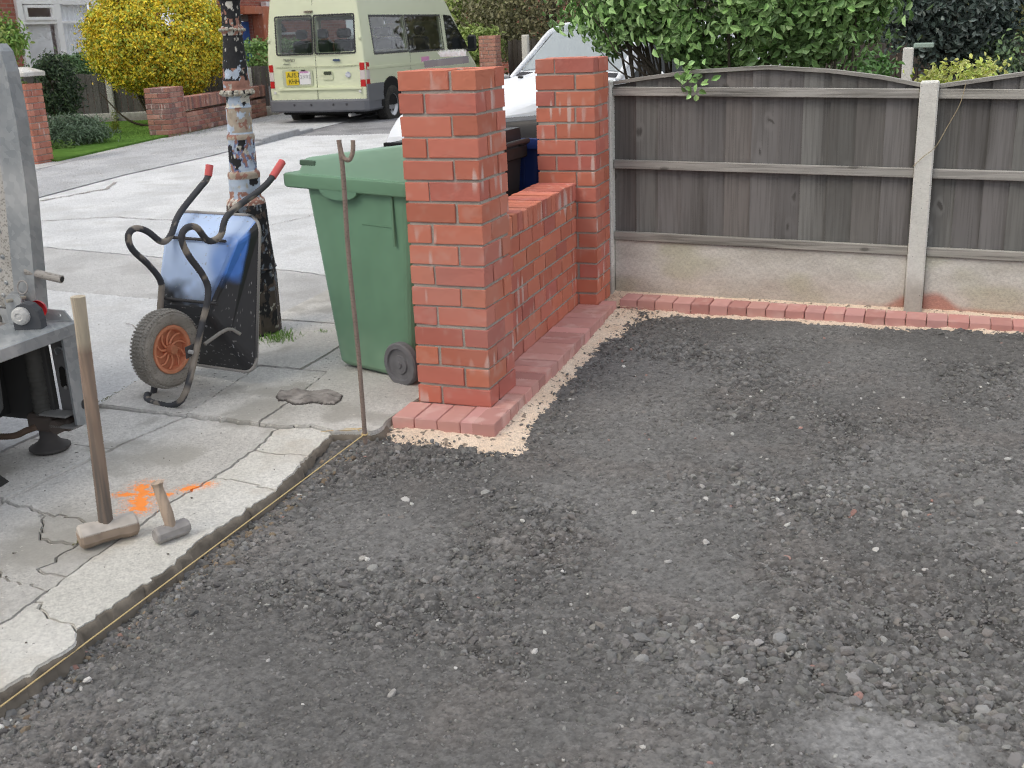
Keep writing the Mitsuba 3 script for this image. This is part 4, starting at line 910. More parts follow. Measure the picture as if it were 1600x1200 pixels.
put(f"{tk}__mud_flap", prism([(-1.6, .12), (-1.29, .115), (-1.175, -.015), (-1.215, -.02), (-1.6, -.02)], .012, (-1.452, 0, 0), (0, 1, 0), (0, 0, 1)), "mat_plain", (.035, .035, .037))
# rear cross rail with round holes, latch, ring, gusset
rl_ = Polygon([(-3.2, .475), (-1.588, .475), (-1.588, .556), (-3.2, .556)])
for hx in (-1.66, -1.78, -1.90, -2.02): rl_ = rl_.difference(LineString([(hx, .515), (hx + .0001, .515)]).buffer(.027))
put(f"{tk}__rear_rail", prism(rl_, .006, (0, -.88, 0), (1, 0, 0), (0, 0, 1)), "mat_galv")
put(f"{tk}__rear_rail__back", bx(-3.2, -1.588, -.868, -.862, .472, .559, .002), "mat_plain", (.10, .10, .10))
put(f"{tk}__end_plate", prism(Polygon([(-1.52, .508), (-1.352, .508), (-1.383, .548), (-1.47, .551), (-1.52, .551)]).difference(LineString([(-1.405, .529), (-1.4049, .529)]).buffer(.0065)), .008, (0, -.822, 0), (1, 0, 0), (0, 0, 1)), "mat_galv")
for y, x0 in ((-.865, -1.60), (-.905, -1.575)):
    put(f"{tk}__latch_plate", prism([(x0, .508), (x0 + .075, .508), (x0 + .075, .605), (x0 + .06, .625), (x0 + .02, .622), (x0 - .005, .60)], .006, (0, y, 0), (1, 0, 0), (0, 0, 1)), "mat_galv")
put(f"{tk}__latch_pin", tube([(-1.55, -.93, .60), (-1.525, -.86, .60)], .007, 8, 1), "mat_plain", (.33, .30, .25))
ring_ = [(-1.507 + .024 * math.cos(a), -.885 + .006 * math.sin(a), .645 + .024 * math.sin(a)) for a in np.linspace(0, 2 * math.pi, 25)]
put(f"{tk}__pull_ring", tube(ring_, .0028, 6, 1), "mat_plain", (.3, .29, .28), True)
put(f"{tk}__handle", tube([(-1.52, -.84, .697), (-1.375, -.82, .667)], .0155, 14, 1), "mat_grit", (.36, .34, .32), 50)
put(f"{tk}__handle__end", tube([(-1.376, -.82, .667), (-1.3735, -.8197, .6665)], .011, 12, 1), "mat_plain", (.04, .04, .04))
# tail ramp folded upright
rf = [(-1.60, .50), (-1.497, .50), (-1.47, .75), (-1.444, 1.0), (-1.435, 1.25), (-1.44, 1.42), (-1.452, 1.49), (-1.475, 1.516), (-1.505, 1.515), (-1.53, 1.49), (-1.535, 1.34), (-1.548, .99)]
ramp = prism(rf, .06, (0, -.79, 0), (1, 0, 0), (0, 0, 1))
put(f"{tk}__ramp", ramp, "mat_galv")
put(f"{tk}__ramp__tread_plate", prism([(-3.0, .50), (-1.602, .50), (-1.55, .99), (-1.537, 1.34), (-1.55, 1.44), (-3.0, 1.44)], .02, (0, -.81, 0), (1, 0, 0), (0, 0, 1)), "mat_grit", lambda v, n: np.array([.46, .45, .43]) + np.zeros((len(v), 3)))
studs = []
for i in range(30):
    for j in range(18):
        x, z = -1.645 - i * .046 - .023 * (j % 2) + .00006 * j, .545 + j * .05
        x += .1 * (z - .5) * .5
        studs.append(lathe([(.010, 0), (.008, .004), (.0045, .006), (.003, .002), (0, .002)], 8, (x, -.83, z), (0, -1, 0)))
put(f"{tk}__ramp__studs", cat(studs), "mat_galv"); labels[f"{tk}__ramp__studs"] = {"kind": "stuff"}
# marker light
ML = np.array([-1.455, -.935, .505])
bp = [(-.05, 0), (.05, 0), (.05, .035), (.043, .068), (.022, .092), (-.004, .10), (-.028, .092), (-.045, .068), (-.05, .035)]
put(f"{tk}__marker_light", xf(prism(bp, .05, (0, 0, 0), (1, 0, 0), (0, 0, 1)), rotz(.35), ML + [0.0, .02, 0]), "mat_plain", (.07, .075, .085))
fd = rotz(.35) @ np.array([0, -1, 0]); sd = rotz(.35) @ np.array([1, 0, 0])
lc = ML + fd * .032 + np.array([-.004, .0, .054]) - sd * .006
put(f"{tk}__marker_light__clear_lens", lathe([(.034, 0), (.033, .012), (.027, .020), (.015, .024), (.011, .021), (0, .023)], 24, lc, fd), "mat_gloss", lambda v, n: np.array([.50, .50, .49]) * (.75 + .4 * meshkit.noise(v * 130, 2))[:, None], 30)
put(f"{tk}__marker_light__red_lens", lathe([(.036, 0), (.034, .014), (.026, .024), (0, .028)], 24, lc - fd * .084 + sd * .022, -fd), "mat_gloss", (.55, .03, .04), 30)
put(f"{tk}__marker_light__slot", xf(cbox((0, 0, 0), (.006, .006, .06), .002), rotz(.35), ML + sd * .048 + [0, 0, .04] - fd * .008), "mat_plain", (.015, .015, .015))
lab(tk, "galvanised trailer corner at the left edge with its ramp folded upright", "trailer")

# ================================================================== BRUSH on the pillar
bo = np.array([-.20, .10, 1.366]); ux = np.array([.90, .43, 0]); ux /= np.linalg.norm(ux); uy = np.array([-ux[1], ux[0], 0]); uz = np.array([0, 0, 1.0])
out = [(-.050, -.011), (.0, -.011), (.02, -.027), (.10, -.029), (.122, -.018), (.126, 0), (.122, .018), (.10, .029), (.02, .027), (.0, .011), (-.050, .011)]
tl = math.radians(4)
put("hand_brush__back", xf(prism(out, .026), np.column_stack([ux * math.cos(tl) + uz * math.sin(tl), uy, uz * math.cos(tl) - ux * math.sin(tl)]), bo + [0, 0, .002]), "mat_plain", (.20, .215, .24))
rb = np.random.default_rng(60); V = []; F = []
for i in range(420):
    b = bo + ux * rb.uniform(.015, .115) + uy * rb.uniform(-.027, .027) + uz * (.030 + .007)
    e = b + uz * rb.uniform(.014, .03) + ux * rb.normal(-.004, .007) + uy * rb.normal(0, .006); s = ux * .0014
    F += [[3 * i, 3 * i + 1, 3 * i + 2]]; V += [b - s, b + s, e]
put("hand_brush__bristles", trimesh.Trimesh(np.array(V), F, process=False), "mat_flat", (.82, .82, .84)); labels["hand_brush__bristles"] = {"kind": "stuff"}
lab("hand_brush", "grey hand brush with white bristles lying upside down on the brick pillar", "brush")

# ================================================================== VAN
VO = np.array([-8.906, 14.081, -.124]); vth = .014
VRm = rotz(vth)
def vp(m): return xf(m, VRm, VO)
GREEN = np.array([.67, .715, .51])
def vtop(b):
    return np.interp(b, [0, .05, .5, 3.75, 3.95, 4.15, 4.98, 5.15, 5.5, 5.62, 5.66], [2.50, 2.54, 2.58, 2.56, 2.44, 2.22, 1.30, 1.20, 1.06, .98, .9])
def vsec(b, k=0.0, z0=.40):
    zt = vtop(b); hw = 1.0 - k
    if b > 4.9: hw -= .10 * ((b - 4.9) / .76) ** 2
    w = lambda z: hw * np.interp(z, [.3, .5, 1.2, 1.95, 2.3, 2.6], [.965, .99, 1.0, .925, .87, .82])
    zs = list(np.linspace(z0, max(zt - .22, z0 + .2), 9)); R = [(w(z), z) for z in zs]
    wt = w(zs[-1]); zr = zs[-1]
    for a in np.linspace(0, math.pi / 2, 7)[1:]:
        R.append((wt - .26 * (1 - math.cos(a)), zr + (zt - zr) * math.sin(a)))
    R.append((wt * .3, zt + .02))
    P = R + [(-x, z) for x, z in R[::-1]]
    lean = lambda z: .10 * np.clip((z - 1.2) / 1.3, 0, 1) ** 1.3 if b < .6 else 0
    return np.array([(x, b + lean(z) * max(0, 1 - b / .6), z) for x, z in P])
secs = [vsec(0.0, .035), vsec(.012, .012), vsec(.05, 0)] + [vsec(b) for b in (.3, .6, 1.2, 2.2, 3.2, 3.75, 3.95, 4.15, 4.5, 4.8, 4.98, 5.15, 5.35, 5.5, 5.6, 5.66)]
import manifold3d as m3
def solid(m):
    m.merge_vertices()
    if m.volume < 0: m.invert()
    return m3.Manifold(m3.Mesh(np.asarray(m.vertices, np.float32), np.asarray(m.faces, np.uint32)))
inner = [[(x * .93, y, .52 + (z - .40) * .93) for x, y, z in vsec(b)] for b in (.07, .3, .6, 1.2, 2.2, 3.2, 3.7, 3.95, 4.5)]
inner[0] = [(x, .07 + (.10 * max(0, (z - 1.2) / 1.3)), z) for x, _y2, z in inner[0]]
body_ = solid(loft(secs))
inn_ = solid(loft(inner))
if body_.volume() <= 1 or inn_.volume() <= 1: raise ValueError(f"van shell {body_.status()} {inn_.status()}")
win_ = [bx(-.76, -.05, -.3, .6, 1.34, 1.955, .03), bx(.03, .80, -.3, .6, 1.345, 1.96, .03)]
for s_ in (-1, 1):
    for y0_, y1_, z0_ in ((.42, 1.81, 1.30), (1.90, 3.57, 1.28)): win_.append(bx(*sorted((s_ * .6, s_ * 1.3)), y0_, y1_, z0_, 1.93, .03))
body_ = body_ - inn_
for w_ in win_: body_ = body_ - solid(w_)
put("van__body", vp(trimesh.Trimesh(*(lambda q_: (q_.vert_properties[:, :3], q_.tri_verts))(body_.to_mesh()), process=False)), "mat_paint", lambda v, n: GREEN * np.ones((len(v), 1)), 30)
scene["mat_tint"] = {"type": "thindielectric", "specular_transmittance": {"type": "rgb", "value": [.62, .66, .66]}}
NOCOL.add("mat_tint")
def paneq(key, P): return put(key, vp(grid_mesh(np.array(P).reshape(2, 2, 3))), "mat_tint")
ry = lambda z: .10 * max(0, (z - 1.2) / 1.3) ** 1.3 + .02
for x0_, x1_ in ((-.765, -.045), (.025, .805)):
    paneq("van__rear_window", [(x0_, ry(1.33), 1.335), (x0_, ry(1.96), 1.965), (x1_, ry(1.33), 1.335), (x1_, ry(1.96), 1.965)])
hwz = lambda z: float(np.interp(z, [.3, .5, 1.2, 1.95, 2.3, 2.6], [.965, .99, 1.0, .925, .87, .82])) - .012
for s_ in (-1, 1):
    for y0_, y1_ in ((.41, 1.82), (1.89, 3.58)):
        paneq("van__side_window", [(s_ * hwz(1.27), y0_, 1.275), (s_ * hwz(1.935), y0_, 1.935), (s_ * hwz(1.27), y1_, 1.275), (s_ * hwz(1.935), y1_, 1.935)])
for row_, yb_ in enumerate((.75, 1.55, 2.35, 3.1)):
    for xs_ in (-.66, -.22, .25, .68):
        put("van__seat", vp(cat(cbox((xs_, yb_, 1.18), (.40, .13, .74), .05), cbox((xs_, yb_ - .0, 1.66), (.24, .10, .17), .04))), "mat_plain", (.05, .055, .075))
put("van__floor", vp(bx(-.88, .88, .1, 4.4, .60, .66, .01)), "mat_plain", (.06, .06, .06))
BLK = (.022, .023, .025)
def rearplate(key, x0, x1, z0, z1, mat, col, off=.004, rad=.03, th=.012):
    q = sbox(x0, z0, x1, z1).buffer(-rad).buffer(rad, quad_segs=4)
    m = prism(q, th, (0, 0, 0), (1, 0, 0), (0, 0, 1))
    v = np.array(m.vertices); v[:, 1] += .10 * np.clip((v[:, 2] - 1.2) / 1.3, 0, 1) ** 1.3 - off + th
    m.vertices = v; return put(key, vp(m), mat, col)

for x0_, x1_ in ((-.79, -.02), (.0, .83)):
    fr_ = sbox(x0_, 1.31, x1_, 1.99).buffer(-.04).buffer(.04, quad_segs=4); fr_ = fr_.difference(fr_.buffer(-.028))
    m = prism(fr_, .008, (0, 0, 0), (1, 0, 0), (0, 0, 1)); v = np.array(m.vertices); v[:, 1] += .10 * np.clip((v[:, 2] - 1.2) / 1.3, 0, 1) ** 1.3 - .005 + .008; m.vertices = v
    put("van__window_seal", vp(m), "mat_gloss", BLK)
rearplate("van__door_seam", -.012, -.002, .50, 2.45, "mat_plain", (.17, .19, .12), .005, .002)
rearplate("van__door_seam", -.83, .88, 1.10, 1.106, "mat_plain", (.28, .30, .19), .003, .001)
rearplate("van__rear_step", -.80, .90, .70, .735, "mat_paint", GREEN * 1.05, .028, .012, .03)
rearplate("van__plate_recess_shade", -.70, -.08, .76, 1.06, "mat_paint", GREEN * .72, .003, .03)  # flat panel, the shade of the recess put into its darker green
rearplate("van__plate_lamp", -.50, -.42, 1.035, 1.055, "mat_plain", BLK, .014, .005)
rearplate("van__plate_lamp", -.30, -.22, 1.035, 1.055, "mat_plain", BLK, .014, .005)
rearplate("van__number_plate", -.625, -.365, .79, 1.03, "mat_gloss", (.72, .55, .04), .012, .006)
rearplate("van__notice_plate", -.345, -.12, .80, 1.025, "mat_gloss", (.78, .78, .78), .013, .006)
rearplate("van__notice_plate__stripe", -.335, -.15, 1.0, 1.028, "mat_plain", (.50, .22, .45), .0145, .004)
def rt(s, h, x, z, col, key): put(key, vp(text(s, h, (x, -.0155, z), (1, 0, 0), (0, 0, 1), .002, False)), "mat_plain", col)
rt("AJ57", .078, -.60, .925, (.02, .02, .02), "van__number_plate__lettering")
rt("KHH", .078, -.575, .815, (.02, .02, .02), "van__number_plate__lettering")
rt("2991", .065, -.335, .90, (.30, .30, .32), "van__notice_plate__lettering")
put("van__lettering", vp(text("TRANSIT", .042, (-.66, -.004, 1.205), (1, 0, 0), (0, 0, 1))), "mat_plain", (.10, .11, .10))
rearplate("van__lettering_bar", -.66, -.53, 1.155, 1.168, "mat_plain", (.2, .22, .17), .004, .003)
rearplate("van__maker_badge", .36, .50, 1.185, 1.225, "mat_gloss", (.06, .09, .16), .008, .018)
put("van__round_sticker", vp(lathe([(0, -.008), (.05, -.008), (.052, 0), (0, 0)], 20, (.64, 0, .95), (0, 1, 0))), "mat_plain", lambda v, n: np.where((meshkit.noise(v * 70, 2) > .5)[:, None], [.66, .68, .72], [.25, .28, .42]))
rearplate("van__door_handle", .13, .33, .87, 1.02, "mat_paint", GREEN * .9, .004, .02)
rearplate("van__door_handle__grip", .16, .31, .955, 1.015, "mat_plain", (.06, .07, .05), .012, .01)
rearplate("van__brake_lamp", -.16, .0, 2.03, 2.06, "mat_plain", (.16, .13, .11), .03, .01, .04)
for s in (-1, 1):
    for z in (1.56,):
        put("van__hinge", vp(cbox((s * .925, -.0 + .02, z), (.05, .05, .06), .012)), "mat_paint", GREEN * .8)
    for z0, z1, c in ((.74, .86, (.50, .02, .02)), (.865, 1.02, (.62, .55, .54)), (1.025, 1.15, (.50, .02, .02))):
        m = loft([[(s * (.885 + dx), b, z) for dx, b in ((0, -.012), (.085, -.004), (.118, .05), (.116, .14), (.06, .14), (0, .05))] for z in (z0, z1)])
        put("van__tail_lamp", vp(m), "mat_gloss", c)
    put("van__reflector", vp(cbox((s * .87, -.03, .66), (.05, .02, .05), .008)), "mat_plain", (.6, .6, .6))
secs = []
for z, k in ((.31, .03), (.34, 0), (.50, 0), (.53, .04)):
    secs.append([(-1.0 + k, .6, z), (-1.02 + k, .0, z), (-.95, -.06 + k, z), (-.7, -.10 + k, z), (.7, -.10 + k, z), (.95, -.06 + k, z), (1.02 - k, .0, z), (1.0 - k, .6, z), (.8, .5, z), (-.8, .5, z)])
put("van__rear_bumper", vp(loft(secs)), "mat_plastic", (.145, .15, .165), 30)
for s in (-1, 1):
    put("van__bumper_corner", vp(prism([(.0, .48), (.62, .48), (.60, .60), (.66, .78), (.0, .78)], .03, (s * 1.005 - .015, 0, 0), (0, 1, 0), (0, 0, 1))), "mat_plastic", (.155, .16, .175))
for x in (-.45, -.1, .35, .62): put("van__bumper_clip", vp(lathe([(0, -.006), (.022, -.006), (.022, 0), (0, 0)], 12, (x, -.098, .44), (0, 1, 0))), "mat_plain", (.05, .05, .055))
def sideplate(key, pts, mat, col, off=.006, s=1, th=.01):
    pg = Polygon(pts); rd2 = .03 if pg.buffer(-.06).area > .02 else 0
    m = prism(pg.buffer(-rd2).buffer(rd2, quad_segs=3) if rd2 else pg, th, (0, 0, 0), (0, 1, 0), (0, 0, 1))
    v = np.array(m.vertices); w = np.interp(v[:, 2], [.3, .5, 1.2, 1.95, 2.3, 2.6], [.965, .99, 1.0, .925, .87, .82])
    v[:, 0] = s * (v[:, 0] + w - th + off); m.vertices = v
    if s < 0: m.invert()
    return put(key, vp(m), mat, col)
for s in (1, -1):
    for y0_, y1_, z0_ in ((.39, 1.845, 1.27), (1.87, 3.61, 1.255)):
        fr_ = sbox(y0_, z0_, y1_, 1.955).buffer(-.03).buffer(.03, quad_segs=4); fr_ = fr_.difference(fr_.buffer(-.035))
        m = prism(fr_, .01, (0, 0, 0), (0, 1, 0), (0, 0, 1)); v = np.array(m.vertices); v[:, 0] = s * (v[:, 0] + np.interp(v[:, 2], [.3, .5, 1.2, 1.95, 2.3, 2.6], [.965, .99, 1.0, .925, .87, .82]) - .005); m.vertices = v
        put("van__window_seal", vp(m), "mat_gloss", BLK)

    sideplate("van__side_window", [(3.78, 1.25), (4.92, 1.25), (4.75, 1.42), (4.16, 1.93), (3.78, 1.95)], "mat_glassdark", BLK, .008, s)
    sideplate("van__window_rail", [(.40, 1.325), (1.84, 1.315), (1.84, 1.34), (.40, 1.35)], "mat_plain", (.35, .36, .34), .010, s)
    sideplate("van__side_moulding", [(.05, 1.03), (3.7, 1.02), (3.7, 1.065), (.05, 1.075)], "mat_paint", GREEN * 1.03, .012, s)
    sideplate("van__door_seam", [(1.90, .55), (1.912, .55), (1.912, 1.24), (1.90, 1.24)], "mat_plain", (.2, .22, .14), .004, s)
    sideplate("van__door_seam", [(3.70, .55), (3.712, .55), (3.712, 1.95), (3.70, 1.95)], "mat_plain", (.2, .22, .14), .004, s)
sideplate("van__sticker", [(2.42, 1.05), (2.78, 1.05), (2.78, 1.16), (2.42, 1.16)], "mat_plain", (.72, .32, .55), .008)
m = loft([[(x, b, z) for x in (0,) for b, z in ()] or [(-.82 * k, b, z), (.82 * k, b, z), (.82 * k, b + .01, z + .02), (-.82 * k, b + .01, z + .02)] for k, b, z in ((1, 4.96, 1.32), (.93, 4.55, 1.80), (.88, 4.2, 2.17))])
put("van__windscreen", vp(m), "mat_glassdark", BLK)
for s in (-1, 1):
    put("van__door_mirror", vp(cat(cbox((s * 1.17, 4.72, 1.36), (.20, .10, .34), .04), tube([(s * .95, 4.75, 1.22), (s * 1.12, 4.74, 1.22)], .03, 8, 1))), "mat_plastic", (.035, .035, .037), 40)
    put("van__door_mirror__glass", vp(cbox((s * 1.17, 4.665, 1.36), (.15, .008, .28), .003)), "mat_glassdark", BLK)
for b in (1.0, 4.55):
    for s in (-1, 1):
        c = np.array([s * .86, b, .36])
        arch = [(b + .47 * math.cos(a), .38 + .49 * math.sin(a)) for a in np.linspace(0, math.pi, 20)] + [(b - .47, .36), (b + .47, .36)]
        put("van__wheel_arch", vp(prism(arch, .02, (s * 1.002 - (.012 if s > 0 else .008), 0, 0), (0, 1, 0), (0, 0, 1))), "mat_plain", (.012, .012, .012))
        k = put("van__wheel", vp(lathe([(.20, -.10), (.27, -.11), (.34, -.10), (.36, -.07), (.36, .07), (.34, .10), (.27, .11), (.20, .10)], 36, c + [s * .06, 0, 0], (1, 0, 0))), "mat_grit", (.035, .035, .036), 40)
        put("van__wheel__rim", vp(lathe([(0, .06), (.05, .065), (.08, .05), (.15, .045), (.185, .085), (.215, .10), (.215, .07), (.0, .0)], 28, c + [s * .06, 0, 0], (s, 0, 0))), "mat_steel", (.55, .56, .58), 30)
        for i in range(6):
            a = i * math.pi / 3; put("van__wheel__rim_hole", vp(lathe([(0, 0), (.022, 0), (.022, .006), (0, .006)], 10, c + np.array([s * .108, .115 * math.cos(a), .115 * math.sin(a)]), (s, 0, 0))), "mat_plain", (.03, .03, .03))
put("van__underbody", vp(cat(bx(-.85, .85, .15, 5.3, .25, .45, .02), bx(-.5, .5, .5, 1.3, .2, .35, .03), tube([(.55, .2, .26), (.55, .9, .27)], .03, 8, 1))), "mat_plain", (.02, .02, .02))
put("van__exhaust", vp(tube([(.62, -.02, .25), (.62, .4, .25)], .032, 10, 1)), "mat_plain", (.5, .5, .5))
lab("van", "pale green minibus parked by the far kerb, seen from behind", "van")

# ================================================================== WHITE CAR
CB = np.array([-1.65, 6.25, 0.0]); ch_ = np.array([-.55, -.835, 0]); ch_ /= np.linalg.norm(ch_); cr_ = np.array([-ch_[1], ch_[0], 0]) * -1
cr_ = np.array([.835, -.55, 0]); cr_ /= np.linalg.norm(cr_)
def cp(m): return xf(m, np.column_stack([cr_, ch_, [0, 0, 1.0]]), CB)
SIL = np.array([.74, .76, .80])
def ctop(b): return np.interp(b, [-2.9, -2.7, -2.2, -1.6, -.42, -.38, 0, .05, .5, 1.1, 1.45, 1.58, 1.62], [.9, 1.02, 1.38, 1.50, 1.505, 1.495, 1.055, 1.045, 1.0, .90, .78, .66, .6])
def csec(b):
    zt = ctop(b); hw = .87 - (.22 * max(0, (b - .6) / 1.02) ** 2.2) - (.1 * max(0, (-2.2 - b) / .7) ** 2)
    top_w = np.interp(zt, [.6, 1.0, 1.06, 1.5], [.97, .93, .90, .72]) * hw
    zb = min(.92, zt - .02)
    R = [(hw * .95, .20), (hw, .38), (hw, .62 if zt > .7 else zt * .7), (hw * .985, min(zb, .85) - .02)]
    n0 = R[-1]
    for t in (.25, .5, .75, .92, 1.0): R.append((n0[0] + (top_w - n0[0]) * (t ** .9), n0[1] + (zt - .03 - n0[1]) * t))
    R += [(top_w - .05, zt - .005), (top_w * .5, zt + .018), (.02, zt + .026)]
    return np.array([(x, b, z) for x, z in R + [(-x, z) for x, z in R[::-1]]])
put("white_car__body", cp(loft([csec(b) for b in (-2.9, -2.7, -2.4, -2.0, -1.5, -1.0, -.6, -.42, -.36, -.2, -.02, .08, .35, .7, 1.0, 1.25, 1.45, 1.56, 1.62)])), "mat_paint", SIL, 35)
def wsheet(b0, b1, w0, w1, off=.012):
    n_ = 12; V = []
    for i in range(9):
        t = i / 8; b = b0 + (b1 - b0) * t; z = ctop(b) + .004; w = w0 + (w1 - w0) * t; row = []
        for j in range(n_ + 1):
            u = -1 + 2 * j / n_; row.append((u * w, b - .0, z + off + .026 * (1 - u * u) - .016 * abs(u) ** 4))
        V.append(row)
    return grid_mesh(np.array(V))
put("white_car__windscreen", cp(wsheet(-.03, -.385, .755, .585)), "mat_screen", (.3, .3, .3), True)
put("white_car__scuttle", cp(loft([[(-.74, .055, 1.055), (.74, .055, 1.055), (.74, .0, 1.08), (-.74, .0, 1.08)], [(-.74, .02, 1.05), (.74, .02, 1.05), (.74, -.02, 1.085), (-.74, -.02, 1.085)]])), "mat_plain", (.05, .05, .055))
put("white_car__wiper", cp(tube([(-.45, .03, 1.085), (.0, -.005, 1.118), (.35, .0, 1.115)], .008, 6, 3)), "mat_plain", (.02, .02, .02))
for s in (-1, 1):
    m = loft([[(s * .855, .03, .93), (s * .79, -.10, 1.02), (s * .665, -.52, 1.41), (s * .64, -.9, 1.44), (s * .84, -.9, .95)], [(s * .875, .03, .93), (s * .81, -.10, 1.02), (s * .69, -.52, 1.41), (s * .665, -.9, 1.44), (s * .86, -.9, .95)]])
    put("white_car__side_window", cp(m), "mat_glassdark", BLK)
    put("white_car__windscreen_pillar", cp(tube([(s * .80, .06, 1.03), (s * .735, -.18, 1.27), (s * .645, -.42, 1.49), (s * .63, -1.0, 1.515)], .026, 10, 4)), "mat_paint", SIL, True)
    put("white_car__door_mirror", cp(cbox((s * .97, -.25, 1.02), (.20, .10, .14), .04)), "mat_paint", SIL, 40)
    put("white_car__headlight", cp(loft([[(s * .50, 1.50, .66), (s * .66, 1.28, .72), (s * .69, 1.05, .80), (s * .60, 1.15, .83), (s * .47, 1.45, .76)], [(s * .52, 1.54, .66), (s * .70, 1.30, .72), (s * .73, 1.05, .80), (s * .62, 1.16, .855), (s * .48, 1.48, .785)]])), "mat_gloss", (.6, .62, .65), 30)
    for b in (.85, -2.0):
        put("white_car__wheel", cp(lathe([(0, .05), (.17, .07), (.2, .09), (.27, .1), (.30, .08), (.31, 0), (.30, -.08), (.2, -.09)], 28, (s * .76, b, .30), (s, 0, 0))), "mat_plain", (.03, .03, .03), 40)
put("white_car__washer_jet", cp(cbox((-.35, .28, 1.055), (.035, .05, .02), .006)), "mat_plain", (.03, .03, .03))
put("white_car__washer_jet", cp(cbox((.35, .28, 1.055), (.035, .05, .02), .006)), "mat_plain", (.03, .03, .03))
put("white_car__front_bumper", cp(loft([[(-.62, 1.5, z), (0, 1.66, z), (.62, 1.5, z), (.6, 1.3, z), (-.6, 1.3, z)] for z in (.25, .5)])), "mat_plastic", SIL * .9, 30)
put("white_car__grille", cp(loft([[(-.35, 1.585, z), (0, 1.65, z), (.35, 1.585, z), (.3, 1.5, z), (-.3, 1.5, z)] for z in (.55, .63)])), "mat_plain", (.03, .03, .03))
lab("white_car", "white car facing the camera behind the brick pillars and privet", "car")

# ================================================================== FAR SIDE OF THE STREET
rngq = np.random.default_rng(70)
OB = [(.50, .20, .14), (.46, .18, .125), (.53, .24, .175), (.42, .16, .12)]
OW = [(.40, .20, .155), (.36, .17, .135), (.44, .235, .19), (.32, .14, .12), (.26, .15, .14)]
def brickbox(key, o, ang, sx, sy, z0, z1, cols, course=.0865, bl=.235, mort=True, wall=False):
    """bricks round the faces of a box whose front right corner is o; local x along, y deep"""
    R = rotz(ang); z = z0; c = 0; hb = course - .012
    while z + hb <= z1 + .01:
        for (ax, ay, ux, uy, L) in ((0, 0, 1, 0, sx), (sx, 0, 0, 1, sy), (sx, sy, -1, 0, sx), (0, sy, 0, -1, sy)):
            t = -bl / 2 if c % 2 else 0.0
            while t < L - .02:
                a, b = max(t, .0), min(t + bl - .012, L)
                if b - a > .03:
                    mid = (a + b) / 2; px, py = ax + ux * mid - uy * .05, ay + uy * mid + ux * .05
                    s = (b - a, .10) if ux else (.10, b - a)
                    m = cbox((0, 0, 0), (s[0], s[1], hb), .005)
                    put(f"{key}__brick", xf(m, R, R @ np.array([px + rngq.normal(0, .002), py + rngq.normal(0, .002), z + hb / 2]) + [o[0], o[1], 0]), "mat_brick", np.array(cols[rngq.integers(0, len(cols))]) * rngq.uniform(.85, 1.12))
                t += bl
        z += course; c += 1
    put(f"{key}__mortar", xf(bx(.012, sx - .012, .012, sy - .012, z0 - .1, z - .02, .003), R, [o[0], o[1], 0]), "mat_mortar")
    return z
# left garden gate pillar
brickbox("brick_pillar_002", (-10.19, 7.97), .12, .36, .36, -.08, 1.10, OB)
put("brick_pillar_002__cap_stone", xf(cat(cbox((.18, .18, 1.16), (.46, .46, .06), .01), loft([[(-.04, -.04, 1.19), (.40, -.04, 1.19), (.40, .40, 1.19), (-.04, .40, 1.19)], [(.1, .1, 1.25), (.26, .1, 1.25), (.26, .26, 1.25), (.1, .26, 1.25)]])), rotz(.12), (-10.19, 7.97, 0)), "mat_edge")
lab("brick_pillar_002", "orange red brick gate pillar with a pale cap stone at the far left", "pillar")
# garden wall opposite, from its end pillar
wa = math.atan2(16.57 - 12.1, -(11.5 - 10.55))
brickbox("brick_pillar_003", (-10.43, 11.78), wa - math.pi / 2 + math.pi / 2, .62, .42, -.08, .80, OW, .0865, .24)
wo = np.array([-10.43, 11.78]) + .63 * np.array([math.cos(wa), math.sin(wa)])
brickbox("garden_wall", tuple(wo), wa, 4.9, .24, -.10, .34, OW, .0865, .24)
for i in range(58):
    q = wo + (.045 + i * .084) * np.array([math.cos(wa), math.sin(wa)]) + .12 * np.array([-math.sin(wa), math.cos(wa)])
    put("garden_wall__coping_brick", cbox((q[0], q[1], .475), (.074, .25, .21), .006, rotz(wa)), "mat_brick", np.array(OW[rngq.integers(0, 5)]) * rngq.uniform(.9, 1.1))
put("garden_wall__coping_mortar", cbox((*(wo + 2.45 * np.array([math.cos(wa), math.sin(wa)]) + .12 * np.array([-math.sin(wa), math.cos(wa)])), .47), (4.88, .22, .20), .005, rotz(wa)), "mat_mortar")
lab("brick_pillar_003", "low old brick pillar ending the garden wall beneath the yellow shrub", "pillar")
lab("garden_wall", "low old brick garden wall with brick on edge coping across the street", "wall")
# lawn, far fence
put("lawn", prism([(-9.75, 8.3), (-10.55, 11.9), (-11.3, 12.6), (-13.2, 15.1), (-14.6, 14.5), (-16, 9)], .05, (0, 0, -.045)), "mat_grass"); labels["lawn"] = {"kind": "structure"}
put("lawn_grass", tuft((-11.6, 11.8, 0), 3000, .035, .8, 9, G), "mat_flat", lambda v, n: np.array([.12, .22, .05]) * (.7 + .6 * meshkit.fbm(v * 4, 3, 2))[:, None]); lab("lawn_grass", "short green grass of the small lawn across the street", "grass", kind="stuff")
fa, fb = np.array([-16.2, 13.83]), np.array([-11.15, 16.27])
fd_ = (fb - fa) / np.linalg.norm(fb - fa); fl = np.linalg.norm(fb - fa); fang = math.atan2(fd_[1], fd_[0])
t = 0
while t < fl:
    w = rngq.uniform(.11, .15); q = fa + fd_ * (t + w / 2)
    put("far_fence__board", cbox((q[0], q[1], .555 + rngq.normal(0, .008)), (w - .006, .016, .80), .003, rotz(fang + .04)), "mat_wood", np.array([.17, .16, .155]) * rngq.uniform(.75, 1.2)); t += w
m0 = fa + fd_ * fl / 2
